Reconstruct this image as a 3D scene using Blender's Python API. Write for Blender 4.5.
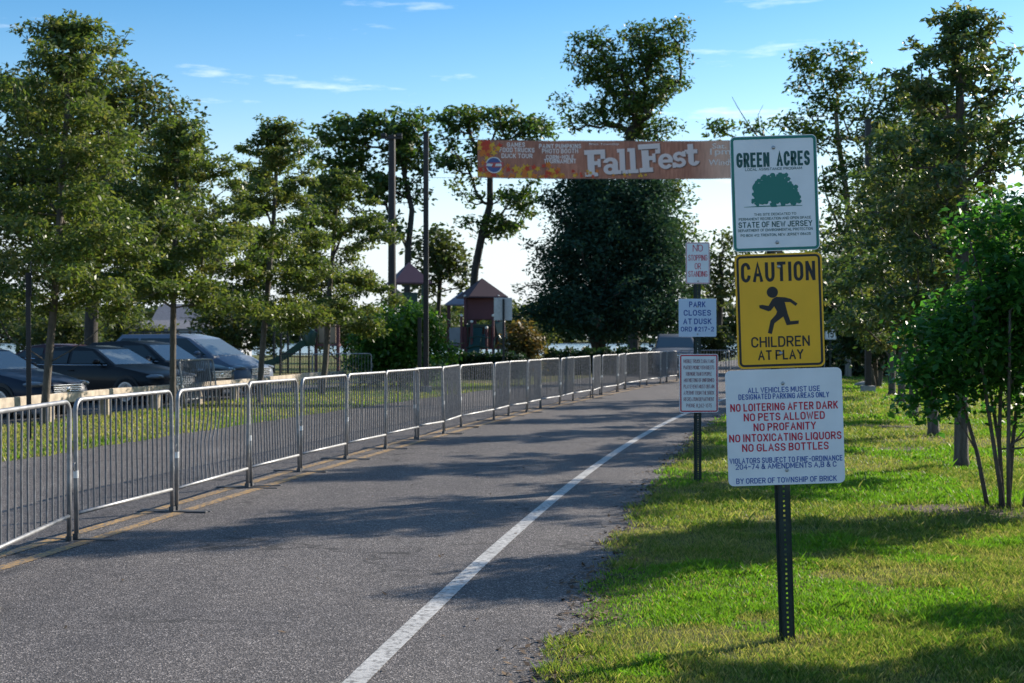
import bpy, bmesh, math, random
import numpy as np
from mathutils import Vector, Matrix

# ------------------------------------------------------------------ camera, light, exposure
for o in list(bpy.data.objects):
    bpy.data.objects.remove(o)
SC = bpy.context.scene
COL = SC.collection
random.seed(7)
RNG = np.random.default_rng(11)
PI = math.pi
FPX, CAMZ, HORZ = 1422.0, 1.62, 338.0          # focal length in pixels, eye height, horizon row

cd = bpy.data.cameras.new('camera')
cam = bpy.data.objects.new('camera', cd)
COL.objects.link(cam)
cd.sensor_width = 36.0
cd.lens = 36.0 * FPX / 1024.0
cd.clip_start, cd.clip_end = 0.1, 6000.0
cam.location = (0, 0, CAMZ)
cam.rotation_euler = (math.radians(90 - 0.141), 0, 0)
cd.dof.use_dof = True
cd.dof.focus_distance = 8.2
cd.dof.aperture_fstop = 6.3
SC.camera = cam

SUN_AZ, SUN_EL = 52.0, 26.0                      # clockwise from +Y, above the horizon
sd = bpy.data.lights.new('sun', 'SUN')
sd.energy = 4.9
sd.angle = math.radians(0.55)
sd.color = (1.0, 0.90, 0.76)
sun = bpy.data.objects.new('sun', sd)
COL.objects.link(sun)
sun.rotation_euler = (math.radians(90 - SUN_EL), 0, math.radians(180 - SUN_AZ))

W = bpy.data.worlds.new('World')
SC.world = W
W.use_nodes = True
wn, wl = W.node_tree.nodes, W.node_tree.links
wn.clear()
w_out = wn.new('ShaderNodeOutputWorld')
w_bg = wn.new('ShaderNodeBackground')
w_bg.inputs['Strength'].default_value = 0.116
sky = wn.new('ShaderNodeTexSky')
sky.sky_type = 'NISHITA'
sky.sun_disc = False
sky.sun_elevation = math.radians(SUN_EL)
sky.sun_rotation = math.radians(SUN_AZ)
sky.air_density, sky.dust_density, sky.ozone_density = 1.0, 0.6, 2.2
hs = wn.new('ShaderNodeHueSaturation')
hs.inputs['Saturation'].default_value = 1.12
hs.inputs['Hue'].default_value = 0.493
wl.new(sky.outputs[0], hs.inputs['Color'])
# thin clouds: noise on the direction, stretched along the horizon
tc = wn.new('ShaderNodeTexCoord')
sep = wn.new('ShaderNodeSeparateXYZ')
wl.new(tc.outputs['Generated'], sep.inputs[0])
mp = wn.new('ShaderNodeMapping')
mp.inputs['Scale'].default_value = (5.0, 5.0, 34.0)
mp.inputs['Location'].default_value = (9.3, 5.2, 1.1)
wl.new(tc.outputs['Generated'], mp.inputs[0])
nz = wn.new('ShaderNodeTexNoise')
nz.inputs['Scale'].default_value = 1.5
nz.inputs['Detail'].default_value = 7.0
nz.inputs['Roughness'].default_value = 0.6
wl.new(mp.outputs[0], nz.inputs['Vector'])
cr = wn.new('ShaderNodeValToRGB')
cr.color_ramp.elements[0].position = 0.60
cr.color_ramp.elements[1].position = 0.72
wl.new(nz.outputs['Fac'], cr.inputs[0])
el = wn.new('ShaderNodeMapRange')                # more cloud low down
el.inputs['From Min'].default_value = 0.30
el.inputs['From Max'].default_value = 0.02
el.inputs['To Min'].default_value = 0.15
el.inputs['To Max'].default_value = 0.62
wl.new(sep.outputs['Z'], el.inputs['Value'])
mm = wn.new('ShaderNodeMath')
mm.operation = 'MULTIPLY'
wl.new(cr.outputs[0], mm.inputs[0])
wl.new(el.outputs[0], mm.inputs[1])
mx = wn.new('ShaderNodeMix')
mx.data_type = 'RGBA'
wl.new(mm.outputs[0], mx.inputs['Factor'])
zt = wn.new('ShaderNodeValToRGB')                # deeper blue away from the horizon
ze = zt.color_ramp.elements
ze[0].position, ze[0].color = 0.07, (1, 1, 1, 1)
ze[1].position, ze[1].color = 0.24, (0.36, 0.62, 0.80, 1)
z3 = ze.new(0.6); z3.color = (0.85, 0.93, 1.0, 1)
wl.new(sep.outputs['Z'], zt.inputs[0])
zm = wn.new('ShaderNodeMix'); zm.data_type = 'RGBA'; zm.blend_type = 'MULTIPLY'
zm.inputs['Factor'].default_value = 1.0
wl.new(hs.outputs[0], zm.inputs['A']); wl.new(zt.outputs[0], zm.inputs['B'])
wl.new(zm.outputs['Result'], mx.inputs['A'])
mx.inputs['B'].default_value = (9.0, 9.0, 9.3, 1)
hz = wn.new('ShaderNodeMapRange')                # pale moist air low over the river
hz.interpolation_type = 'SMOOTHERSTEP'
hz.inputs['From Min'].default_value = 0.19
hz.inputs['From Max'].default_value = 0.0
hz.inputs['To Max'].default_value = 0.85
wl.new(sep.outputs['Z'], hz.inputs['Value'])
mh = wn.new('ShaderNodeMix')
mh.data_type = 'RGBA'
wl.new(hz.outputs[0], mh.inputs['Factor'])
wl.new(mx.outputs['Result'], mh.inputs['A'])
mh.inputs['B'].default_value = (4.4, 4.85, 5.4, 1)
wl.new(mh.outputs['Result'], w_bg.inputs['Color'])
wl.new(w_bg.outputs[0], w_out.inputs[0])

SC.view_settings.view_transform = 'Standard'
SC.view_settings.look = 'None'
SC.view_settings.gamma = 1.0
SC.view_settings.use_curve_mapping = False
SC.view_settings.exposure = 0.82
SC.render.engine = 'CYCLES'
SC.cycles.use_denoising = True
SC.cycles.max_bounces = 8
SC.cycles.transparent_max_bounces = 6
SC.cycles.caustics_reflective = False
SC.cycles.caustics_refractive = False


# ------------------------------------------------------------------ helpers
def at(px, py, y):
    """world point seen at photo pixel (px, py) at forward distance y"""
    return Vector(((px - 512.0) / FPX * y, y, CAMZ - (py - HORZ) / FPX * y))


def tagp(o, label=None, cat=None, group=None, kind=None):
    if label: o['label'] = label
    if cat: o['category'] = cat
    if group: o['group'] = group
    if kind: o['kind'] = kind
    return o


def thing(name, label, cat, loc=(0, 0, 0), rz=0.0, group=None, rot=None):
    o = bpy.data.objects.new(name, None)
    o.empty_display_size = 0.3
    COL.objects.link(o)
    o.location = loc
    o.rotation_euler = rot if rot is not None else (0, 0, rz)
    return tagp(o, label, cat, group)


class MB:
    def __init__(s):
        s.v, s.f, s.m, s.mi = [], [], [], 0

    def add(s, verts, faces):
        n = len(s.v)
        s.v.extend([tuple(p) for p in verts])
        s.f.extend([tuple(i + n for i in f) for f in faces])
        s.m.extend([s.mi] * len(faces))

    def box(s, c, d, rz=0.0, ry=0.0, rx=0.0):
        R = Matrix.Rotation(rz, 3, 'Z') @ Matrix.Rotation(ry, 3, 'Y') @ Matrix.Rotation(rx, 3, 'X')
        c = Vector(c)
        vs = [c + R @ Vector((sx * d[0] / 2, sy * d[1] / 2, sz * d[2] / 2)) for sx in (-1, 1) for sy in (-1, 1) for sz in (-1, 1)]
        s.add(vs, [(0, 1, 3, 2), (4, 6, 7, 5), (0, 4, 5, 1), (2, 3, 7, 6), (0, 2, 6, 4), (1, 5, 7, 3)])

    def beam(s, a, b, w, h):
        a, b = Vector(a), Vector(b)
        d = (b - a).normalized()
        side = d.cross(Vector((0, 0, 1)))
        if side.length < 1e-4: side = Vector((1, 0, 0))
        side.normalize()
        up = side.cross(d)
        vs = [p + side * sx * w / 2 + up * sz * h / 2 for p in (a, b) for sx in (-1, 1) for sz in (-1, 1)]
        s.add(vs, [(0, 1, 3, 2), (4, 6, 7, 5), (0, 4, 5, 1), (2, 3, 7, 6), (0, 2, 6, 4), (1, 5, 7, 3)])

    def tube(s, pts, r, n=8, caps=True):
        pts = [Vector(p) for p in pts]
        k = len(pts)
        rs = r if isinstance(r, (list, tuple, np.ndarray)) else [r] * k
        t = (pts[1] - pts[0]).normalized()
        u = t.orthogonal().normalized()
        base = len(s.v)
        for i in range(k):
            if i == 0: tt = pts[1] - pts[0]
            elif i == k - 1: tt = pts[-1] - pts[-2]
            else: tt = (pts[i + 1] - pts[i]).normalized() + (pts[i] - pts[i - 1]).normalized()
            if tt.length < 1e-9: tt = t.copy()
            tt.normalize()
            u = u - tt * u.dot(tt)
            if u.length < 1e-6: u = tt.orthogonal()
            u.normalize()
            w = tt.cross(u)
            for j in range(n):
                a = 2 * PI * j / n
                s.v.append(tuple(pts[i] + (u * math.cos(a) + w * math.sin(a)) * rs[i]))
        for i in range(k - 1):
            for j in range(n):
                a, b = base + i * n + j, base + i * n + (j + 1) % n
                s.f.append((a, b, b + n, a + n)); s.m.append(s.mi)
        if caps:
            s.f.append(tuple(base + j for j in reversed(range(n)))); s.m.append(s.mi)
            s.f.append(tuple(base + (k - 1) * n + j for j in range(n))); s.m.append(s.mi)

    def prism(s, pts2, y0, y1, plane='XZ'):
        """closed polygon given in (u, v) extruded along the third axis"""
        n = len(pts2)
        def P(p, y):
            return (p[0], y, p[1]) if plane == 'XZ' else ((p[0], p[1], y) if plane == 'XY' else (y, p[0], p[1]))
        vs = [P(p, y0) for p in pts2] + [P(p, y1) for p in pts2]
        fs = [tuple(range(n)), tuple(range(2 * n - 1, n - 1, -1))]
        fs += [(i, i + n, (i + 1) % n + n, (i + 1) % n) for i in range(n)]
        s.add(vs, fs)

    def lathe(s, prof, n=16, c=(0, 0, 0), axis='Z'):
        base = len(s.v)
        for r, h in prof:
            for j in range(n):
                a = 2 * PI * j / n
                p = (r * math.cos(a), r * math.sin(a), h)
                if axis == 'Y': p = (p[0], p[2], p[1])
                s.v.append((p[0] + c[0], p[1] + c[1], p[2] + c[2]))
        for i in range(len(prof) - 1):
            for j in range(n):
                a, b = base + i * n + j, base + i * n + (j + 1) % n
                s.f.append((a, b, b + n, a + n)); s.m.append(s.mi)
        s.f.append(tuple(base + j for j in range(n))); s.m.append(s.mi)
        s.f.append(tuple(base + (len(prof) - 1) * n + j for j in range(n))); s.m.append(s.mi)

    def ball(s, c, r, nu=8, nv=6):
        c = Vector(c)
        r = r if isinstance(r, (tuple, list)) else (r, r, r)
        base = len(s.v)
        for i in range(1, nv):
            th = PI * i / nv
            for j in range(nu):
                a = 2 * PI * j / nu
                s.v.append((c.x + r[0] * math.sin(th) * math.cos(a), c.y + r[1] * math.sin(th) * math.sin(a), c.z + r[2] * math.cos(th)))
        for i in range(nv - 2):
            for j in range(nu):
                a, b = base + i * nu + j, base + i * nu + (j + 1) % nu
                s.f.append((a, b, b + nu, a + nu)); s.m.append(s.mi)
        s.f.append(tuple(base + j for j in range(nu))); s.m.append(s.mi)
        s.f.append(tuple(base + (nv - 2) * nu + j for j in range(nu))); s.m.append(s.mi)

    def build(s, name, mats, parent=None, smooth=False, bevel=0.0, fixn=True):
        me = bpy.data.meshes.new(name)
        me.from_pydata(s.v, [], s.f)
        mats = mats if isinstance(mats, (list, tuple)) else [mats]
        for m in mats: me.materials.append(m)
        if len(mats) > 1:
            me.polygons.foreach_set('material_index', s.m)
        if fixn or bevel > 0:
            bm = bmesh.new(); bm.from_mesh(me)
            bmesh.ops.recalc_face_normals(bm, faces=bm.faces)
            if bevel > 0:
                es = [e for e in bm.edges if len(e.link_faces) == 2 and e.calc_face_angle(0) > 0.5]
                bmesh.ops.bevel(bm, geom=es, offset=bevel, segments=2, profile=0.6, affect='EDGES', clamp_overlap=True)
            bm.to_mesh(me); bm.free()
        if smooth:
            me.polygons.foreach_set('use_smooth', [True] * len(me.polygons))
            if smooth != 'all':
                try: me.set_sharp_from_angle(angle=math.radians(40))
                except Exception: pass
        me.update()
        o = bpy.data.objects.new(name, me)
        COL.objects.link(o)
        if parent is not None: o.parent = parent
        return o


# ------------------------------------------------------------------ materials
def mat(name, color, rough=0.6, metal=0.0, spec=0.5, noise=None, bump=None, coat=0.0):
    """plain principled; noise=(scale, amount) mottles the colour; bump=(scale, strength, distance)"""
    m = bpy.data.materials.new(name)
    m.use_nodes = True
    nt = m.node_tree
    b = nt.nodes['Principled BSDF']
    b.inputs['Base Color'].default_value = (*color, 1)
    b.inputs['Roughness'].default_value = rough
    b.inputs['Metallic'].default_value = metal
    b.inputs['Specular IOR Level'].default_value = spec
    if coat: b.inputs['Coat Weight'].default_value = coat
    if noise or bump:
        t = nt.nodes.new('ShaderNodeTexCoord')
    if noise:
        n = nt.nodes.new('ShaderNodeTexNoise')
        n.inputs['Scale'].default_value = noise[0]
        n.inputs['Detail'].default_value = 5
        nt.links.new(t.outputs['Object'], n.inputs['Vector'])
        r = nt.nodes.new('ShaderNodeMapRange')
        r.inputs['From Min'].default_value = 0.3; r.inputs['From Max'].default_value = 0.7
        r.inputs['To Min'].default_value = 1 - noise[1]; r.inputs['To Max'].default_value = 1 + noise[1]
        nt.links.new(n.outputs['Fac'], r.inputs['Value'])
        x = nt.nodes.new('ShaderNodeVectorMath'); x.operation = 'SCALE'
        x.inputs[0].default_value = color
        nt.links.new(r.outputs[0], x.inputs['Scale'])
        nt.links.new(x.outputs[0], b.inputs['Base Color'])
    if bump:
        n = nt.nodes.new('ShaderNodeTexNoise')
        n.inputs['Scale'].default_value = bump[0]
        n.inputs['Detail'].default_value = 4
        nt.links.new(t.outputs['Object'], n.inputs['Vector'])
        bp = nt.nodes.new('ShaderNodeBump')
        bp.inputs['Strength'].default_value = bump[1]
        bp.inputs['Distance'].default_value = bump[2]
        nt.links.new(n.outputs['Fac'], bp.inputs['Height'])
        nt.links.new(bp.outputs[0], b.inputs['Normal'])
    return m


def leaf_mat(name, cols, trans=0.4, rough=0.45, tcol=None, spec=0.4):
    """two-sided leaf; 'tint' (a random number per leaf) picks the hue along cols"""
    m = bpy.data.materials.new(name)
    m.use_nodes = True
    nt = m.node_tree
    b = nt.nodes['Principled BSDF']
    out = nt.nodes['Material Output']
    a = nt.nodes.new('ShaderNodeAttribute'); a.attribute_name = 'tint'
    r = nt.nodes.new('ShaderNodeValToRGB')
    els = r.color_ramp.elements
    while len(els) < len(cols): els.new(0.5)
    for i, c in enumerate(cols):
        els[i].position = i / (len(cols) - 1)
        els[i].color = (*c, 1)
    nt.links.new(a.outputs['Fac'], r.inputs[0])
    nt.links.new(r.outputs[0], b.inputs['Base Color'])
    b.inputs['Roughness'].default_value = rough
    b.inputs['Specular IOR Level'].default_value = spec
    t = nt.nodes.new('ShaderNodeBsdfTranslucent')
    mul = nt.nodes.new('ShaderNodeMix'); mul.data_type = 'RGBA'; mul.blend_type = 'MULTIPLY'
    mul.inputs['Factor'].default_value = 1.0
    nt.links.new(r.outputs[0], mul.inputs['A'])
    mul.inputs['B'].default_value = (*(tcol or (1.5, 1.55, 0.7)), 1)
    nt.links.new(mul.outputs['Result'], t.inputs['Color'])
    s = nt.nodes.new('ShaderNodeMixShader')
    s.inputs[0].default_value = trans
    nt.links.new(b.outputs[0], s.inputs[1]); nt.links.new(t.outputs[0], s.inputs[2])
    nt.links.new(s.outputs[0], out.inputs['Surface'])
    return m


def nodes_of(name):
    m = bpy.data.materials.new(name); m.use_nodes = True
    nt = m.node_tree
    return m, nt, nt.nodes['Principled BSDF']


def N(nt, kind, **kw):
    n = nt.nodes.new(kind)
    for k, v in kw.items():
        if k in n.inputs: n.inputs[k].default_value = v
        else: setattr(n, k, v)
    return n


def ramp(nt, src, stops):
    r = nt.nodes.new('ShaderNodeValToRGB')
    els = r.color_ramp.elements
    while len(els) < len(stops): els.new(0.5)
    for e, (p, c) in zip(els, stops):
        e.position = p; e.color = (*c, 1) if len(c) == 3 else c
    nt.links.new(src, r.inputs[0])
    return r.outputs[0]


def mixc(nt, fac, a, b, blend='MIX'):
    x = nt.nodes.new('ShaderNodeMix'); x.data_type = 'RGBA'; x.blend_type = blend
    for key, v in (('Factor', fac), ('A', a), ('B', b)):
        if hasattr(v, 'node'): nt.links.new(v, x.inputs[key])
        else: x.inputs[key].default_value = v if key == 'Factor' else (*v, 1)
    return x.outputs['Result']


def noise(nt, vec, scale, detail=4, rough=0.55):
    n = N(nt, 'ShaderNodeTexNoise', Scale=scale, Detail=detail, Roughness=rough)
    nt.links.new(vec, n.inputs['Vector'])
    return n.outputs['Fac']


def asphalt(name, lo, hi, tone):
    m, nt, b = nodes_of(name)
    v = nt.nodes.new('ShaderNodeTexCoord').outputs['Object']
    vo = N(nt, 'ShaderNodeTexVoronoi', Scale=120.0); nt.links.new(v, vo.inputs['Vector'])
    sepc = nt.nodes.new('ShaderNodeSeparateColor'); nt.links.new(vo.outputs['Color'], sepc.inputs[0])
    grain = ramp(nt, sepc.outputs[0], [(0.0, lo), (0.72, tone), (0.93, hi), (1.0, tuple(min(1, c * 1.7) for c in hi))])
    big = ramp(nt, noise(nt, v, 0.55, 5), [(0.3, (0.82, 0.82, 0.84)), (0.7, (1.15, 1.13, 1.1))])
    c = mixc(nt, 1.0, grain, big, 'MULTIPLY')
    mid = ramp(nt, noise(nt, v, 9.0, 4), [(0.35, (0.86, 0.86, 0.86)), (0.65, (1.12, 1.12, 1.12))])
    c = mixc(nt, 1.0, c, mid, 'MULTIPLY')
    ck = N(nt, 'ShaderNodeTexVoronoi', Scale=0.42, feature='DISTANCE_TO_EDGE')
    wob = nt.nodes.new('ShaderNodeVectorMath'); wob.operation = 'ADD'
    wn2 = N(nt, 'ShaderNodeTexNoise', Scale=2.2, Detail=5.0); nt.links.new(v, wn2.inputs['Vector'])
    wsc = nt.nodes.new('ShaderNodeVectorMath'); wsc.operation = 'SCALE'; wsc.inputs['Scale'].default_value = 0.9
    nt.links.new(wn2.outputs['Color'], wsc.inputs[0])
    nt.links.new(v, wob.inputs[0]); nt.links.new(wsc.outputs[0], wob.inputs[1])
    nt.links.new(wob.outputs[0], ck.inputs['Vector'])
    line_ = ramp(nt, ck.outputs['Distance'], [(0.0, (1, 1, 1)), (0.006, (1, 1, 1)), (0.016, (0, 0, 0))])
    some = ramp(nt, noise(nt, v, 0.35, 3), [(0.5, (0, 0, 0)), (0.6, (1, 1, 1))])
    c = mixc(nt, mixc(nt, 1.0, line_, some, 'MULTIPLY'), c, (0.03, 0.028, 0.027))
    ln = N(nt, 'ShaderNodeMapping'); ln.inputs['Scale'].default_value = (1.3, 0.07, 1.0); ln.inputs['Rotation'].default_value = (0, 0, 0.18)
    nt.links.new(v, ln.inputs[0])
    wear = ramp(nt, noise(nt, ln.outputs[0], 1.1, 4, 0.6), [(0.35, (0.86, 0.86, 0.87)), (0.65, (1.10, 1.09, 1.08))])
    c = mixc(nt, 1.0, c, wear, 'MULTIPLY')
    st = ramp(nt, noise(nt, v, 1.4, 6, 0.7), [(0.62, (0, 0, 0)), (0.72, (1, 1, 1))])
    c = mixc(nt, st, c, mixc(nt, 1.0, c, (0.72, 0.71, 0.70), 'MULTIPLY'))
    nt.links.new(c, b.inputs['Base Color'])
    b.inputs['Roughness'].default_value = 0.8
    b.inputs['Specular IOR Level'].default_value = 0.35
    bp = N(nt, 'ShaderNodeBump', Strength=0.55, Distance=0.008)
    nt.links.new(vo.outputs['Distance'], bp.inputs['Height'])
    nt.links.new(bp.outputs[0], b.inputs['Normal'])
    return m


def paint_line(name, col, under, wear):
    m, nt, b = nodes_of(name)
    v = nt.nodes.new('ShaderNodeTexCoord').outputs['Object']
    f = ramp(nt, noise(nt, v, 26.0, 6, 0.7), [(wear, (0, 0, 0)), (wear + 0.16, (1, 1, 1))])
    g = ramp(nt, noise(nt, v, 2.2, 4), [(0.3, (0.8, 0.8, 0.8)), (0.7, (1.1, 1.1, 1.1))])
    c = mixc(nt, f, under, col)
    nt.links.new(mixc(nt, 1.0, c, g, 'MULTIPLY'), b.inputs['Base Color'])
    b.inputs['Roughness'].default_value = 0.7
    bp = N(nt, 'ShaderNodeBump', Strength=0.4, Distance=0.006)
    nt.links.new(noise(nt, v, 90.0, 3), bp.inputs['Height']); nt.links.new(bp.outputs[0], b.inputs['Normal'])
    return m


def ground_mat():
    m, nt, b = nodes_of('lawn_soil_and_grass')
    v = nt.nodes.new('ShaderNodeTexCoord').outputs['Object']
    fine = ramp(nt, noise(nt, v, 16.0, 8, 0.75), [(0.28, (0.030, 0.040, 0.012)), (0.5, (0.075, 0.115, 0.026)), (0.72, (0.15, 0.19, 0.05))])
    dry = ramp(nt, noise(nt, v, 14.0, 8, 0.75), [(0.3, (0.075, 0.055, 0.026)), (0.52, (0.18, 0.14, 0.06)), (0.75, (0.30, 0.25, 0.12))])
    f = ramp(nt, noise(nt, v, 0.55, 6, 0.65), [(0.42, (0, 0, 0)), (0.62, (1, 1, 1))])
    c = mixc(nt, f, fine, dry)
    soil = ramp(nt, noise(nt, v, 1.7, 6, 0.7), [(0.66, (0, 0, 0)), (0.76, (1, 1, 1))])
    c = mixc(nt, soil, c, (0.085, 0.058, 0.036))
    nt.links.new(c, b.inputs['Base Color'])
    b.inputs['Roughness'].default_value = 0.9
    b.inputs['Specular IOR Level'].default_value = 0.15
    bp = N(nt, 'ShaderNodeBump', Strength=0.9, Distance=0.05)
    nt.links.new(noise(nt, v, 18.0, 8, 0.8), bp.inputs['Height']); nt.links.new(bp.outputs[0], b.inputs['Normal'])
    return m


def bark_mat(name, a, b_, sc=1.0):
    m, nt, b = nodes_of(name)
    t = nt.nodes.new('ShaderNodeTexCoord').outputs['Object']
    mpn = N(nt, 'ShaderNodeMapping'); mpn.inputs['Scale'].default_value = (9 * sc, 9 * sc, 1.6 * sc)
    nt.links.new(t, mpn.inputs[0])
    f = noise(nt, mpn.outputs[0], 2.4, 7, 0.7)
    nt.links.new(ramp(nt, f, [(0.32, a), (0.68, b_)]), b.inputs['Base Color'])
    b.inputs['Roughness'].default_value = 0.9
    bp = N(nt, 'ShaderNodeBump', Strength=0.8, Distance=0.03)
    nt.links.new(f, bp.inputs['Height']); nt.links.new(bp.outputs[0], b.inputs['Normal'])
    return m


M = {}
M['asphalt'] = asphalt('worn_asphalt', (0.034, 0.032, 0.034), (0.225, 0.208, 0.20), (0.106, 0.096, 0.093))
M['lot'] = asphalt('parking_asphalt', (0.03, 0.03, 0.032), (0.16, 0.16, 0.16), (0.075, 0.073, 0.074))
M['white_line'] = paint_line('white_road_paint', (0.47, 0.46, 0.44), (0.13, 0.122, 0.115), 0.36)
M['yellow_line'] = paint_line('yellow_road_paint', (0.46, 0.27, 0.08), (0.11, 0.10, 0.095), 0.43)
M['ground'] = ground_mat()
M['bark'] = bark_mat('oak_bark', (0.05, 0.042, 0.034), (0.17, 0.145, 0.12))
M['bark_dark'] = bark_mat('dark_bark', (0.022, 0.019, 0.017), (0.075, 0.065, 0.056), 0.6)
M['bark_pale'] = bark_mat('pale_bark', (0.10, 0.085, 0.065), (0.30, 0.26, 0.21), 0.8)
M['galv'] = mat('galvanised_steel', (0.27, 0.275, 0.285), 0.5, 0.65, noise=(14.0, 0.28), bump=(60.0, 0.15, 0.002))
M['galv_dull'] = mat('dull_galvanised_bars', (0.15, 0.155, 0.17), 0.5, 0.6, noise=(18.0, 0.3))
M['tape'] = mat('white_reflective_tape', (0.8, 0.8, 0.78), 0.5)
M['foot'] = mat('weathered_flat_steel', (0.10, 0.10, 0.105), 0.6, 0.6, noise=(20.0, 0.35))
M['post'] = mat('dark_green_post_paint', (0.014, 0.028, 0.026), 0.5, 0.2, noise=(25.0, 0.3))
M['bolt'] = mat('zinc_bolt', (0.45, 0.45, 0.45), 0.4, 0.8)
M['sheet_white'] = mat('white_sign_sheeting', (0.86, 0.85, 0.86), 0.42, noise=(5.0, 0.06))
M['sheet_yellow'] = mat('yellow_sign_sheeting', (0.95, 0.48, 0.010), 0.42, noise=(5.0, 0.06))
M['ink_green'] = mat('teal_green_sign_ink', (0.012, 0.19, 0.15), 0.45)
M['ink_dark_green'] = mat('dark_green_lettering_ink', (0.010, 0.085, 0.075), 0.5)
M['ink_black'] = mat('black_sign_ink', (0.012, 0.012, 0.013), 0.5)
M['ink_red'] = mat('red_sign_ink', (0.60, 0.014, 0.05), 0.5)
M['ink_blue'] = mat('blue_sign_ink', (0.025, 0.09, 0.36), 0.5)
M['alu'] = mat('raw_aluminium_back', (0.5, 0.5, 0.51), 0.5, 0.4, noise=(9.0, 0.12))
M['wood'] = mat('weathered_timber', (0.36, 0.30, 0.23), 0.85, noise=(7.0, 0.35), bump=(30.0, 0.5, 0.01))
M['wood_pale'] = mat('sun_bleached_timber', (0.46, 0.39, 0.31), 0.85, noise=(6.0, 0.3), bump=(30.0, 0.5, 0.01))
M['pole'] = mat('brown_painted_pole', (0.022, 0.019, 0.020), 0.55, 0.1, noise=(5.0, 0.25))
M['pole_black'] = mat('black_painted_pole', (0.018, 0.019, 0.022), 0.5, 0.1)
M['tyre'] = mat('tyre_rubber', (0.018, 0.018, 0.019), 0.85)
M['rim'] = mat('alloy_rim', (0.5, 0.5, 0.52), 0.35, 0.8)
M['glass'] = mat('dark_car_glass', (0.030, 0.036, 0.038), 0.05, 0.0, 0.45)
M['windshield'] = mat('windshield_glass', (0.07, 0.085, 0.09), 0.04, 0.0, 1.0)
M['plastic'] = mat('black_plastic', (0.016, 0.016, 0.018), 0.55)
M['chrome'] = mat('chrome', (0.7, 0.7, 0.72), 0.18, 1.0)
M['lamp'] = mat('headlamp_lens', (0.22, 0.23, 0.25), 0.10, 0.3, 0.7)
M['amber'] = mat('amber_lens', (0.55, 0.16, 0.02), 0.2)
M['red_lens'] = mat('red_lens', (0.4, 0.01, 0.01), 0.2)
M['soil'] = mat('bare_soil', (0.075, 0.050, 0.032), 0.95, noise=(6.0, 0.45), bump=(22.0, 0.8, 0.04))
M['maroon'] = mat('maroon_plastic_roof', (0.042, 0.016, 0.026), 0.7, noise=(2.0, 0.1))
M['grey_roof'] = mat('grey_mauve_roof', (0.24, 0.22, 0.25), 0.6, noise=(2.0, 0.1))
M['maroon_panel'] = mat('maroon_plastic_panel', (0.10, 0.03, 0.04), 0.6, noise=(2.0, 0.1))
M['green_plastic'] = mat('dark_green_plastic', (0.010, 0.050, 0.040), 0.4)
M['tan_plastic'] = mat('tan_plastic', (0.40, 0.28, 0.19), 0.6)
M['white_cap'] = mat('white_post_cap', (0.75, 0.72, 0.66), 0.5)
M['stone'] = mat('pale_stone', (0.34, 0.33, 0.32), 0.9, noise=(4.0, 0.25), bump=(12.0, 0.5, 0.03))
M['grey_wall'] = mat('pale_grey_siding', (0.36, 0.37, 0.40), 0.8, noise=(3.0, 0.1))
M['roof_grey'] = mat('grey_shingles', (0.17, 0.17, 0.19), 0.85, noise=(8.0, 0.25))

OAK = [(0.048, 0.090, 0.024), (0.095, 0.140, 0.036), (0.150, 0.180, 0.058), (0.24, 0.22, 0.09)]
M['oak_leaf'] = leaf_mat('pin_oak_leaf', OAK, 0.40, 0.42)
M['oak_leaf_r'] = leaf_mat('willow_oak_leaf', [(0.034, 0.076, 0.034), (0.072, 0.118, 0.042), (0.13, 0.16, 0.055), (0.22, 0.19, 0.08)], 0.36, 0.42)
M['locust_leaf'] = leaf_mat('locust_leaf', [(0.024, 0.062, 0.020), (0.050, 0.098, 0.025), (0.095, 0.145, 0.030), (0.15, 0.15, 0.04)], 0.38, 0.5)
M['maple_leaf'] = leaf_mat('maple_leaf', [(0.030, 0.058, 0.018), (0.062, 0.090, 0.024), (0.110, 0.112, 0.032), (0.16, 0.105, 0.036)], 0.38, 0.5)
M['cedar_leaf'] = leaf_mat('cedar_spray', [(0.022, 0.058, 0.046), (0.038, 0.082, 0.058), (0.065, 0.11, 0.062)], 0.22, 0.85, None, 0.08)
M['shrub_leaf'] = leaf_mat('broad_shrub_leaf', [(0.026, 0.095, 0.030), (0.052, 0.165, 0.036), (0.11, 0.26, 0.04)], 0.5, 0.36)
M['bush_leaf'] = leaf_mat('bright_bush_leaf', [(0.030, 0.085, 0.016), (0.060, 0.150, 0.022), (0.12, 0.22, 0.035)], 0.42, 0.42)
M['autumn_leaf'] = leaf_mat('autumn_leaf', [(0.06, 0.08, 0.022), (0.13, 0.11, 0.035), (0.22, 0.12, 0.04)], 0.4, 0.5, (1.3, 1.2, 0.8))
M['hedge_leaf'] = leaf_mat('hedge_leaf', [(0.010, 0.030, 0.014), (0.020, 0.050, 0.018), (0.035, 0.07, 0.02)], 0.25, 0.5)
M['far_leaf'] = leaf_mat('far_tree_leaf', [(0.045, 0.075, 0.030), (0.08, 0.105, 0.036), (0.125, 0.13, 0.045)], 0.36, 0.6)
M['grass'] = leaf_mat('grass_blade', [(0.34, 0.29, 0.165), (0.25, 0.25, 0.095), (0.13, 0.19, 0.036), (0.070, 0.140, 0.022), (0.15, 0.31, 0.024)], 0.50, 0.5, (1.4, 1.5, 0.6))


# ------------------------------------------------------------------ road lines across the plan
FJ = [(-67, 613), (75, 541), (173, 512), (250, 488), (300, 472), (346, 459.5), (386, 449), (418, 440), (441.5, 434), (464, 427.5), (491.5, 420.6),
      (510.6, 416), (525, 412.5), (542.5, 408.7), (558, 404.9), (575, 401.3), (589, 398.4), (603.4, 395.2), (615, 392.3), (627, 389.6),
      (638.5, 387.4), (648.5, 385.6), (658.5, 383.9), (668, 382.4), (676, 381.0)]


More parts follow.
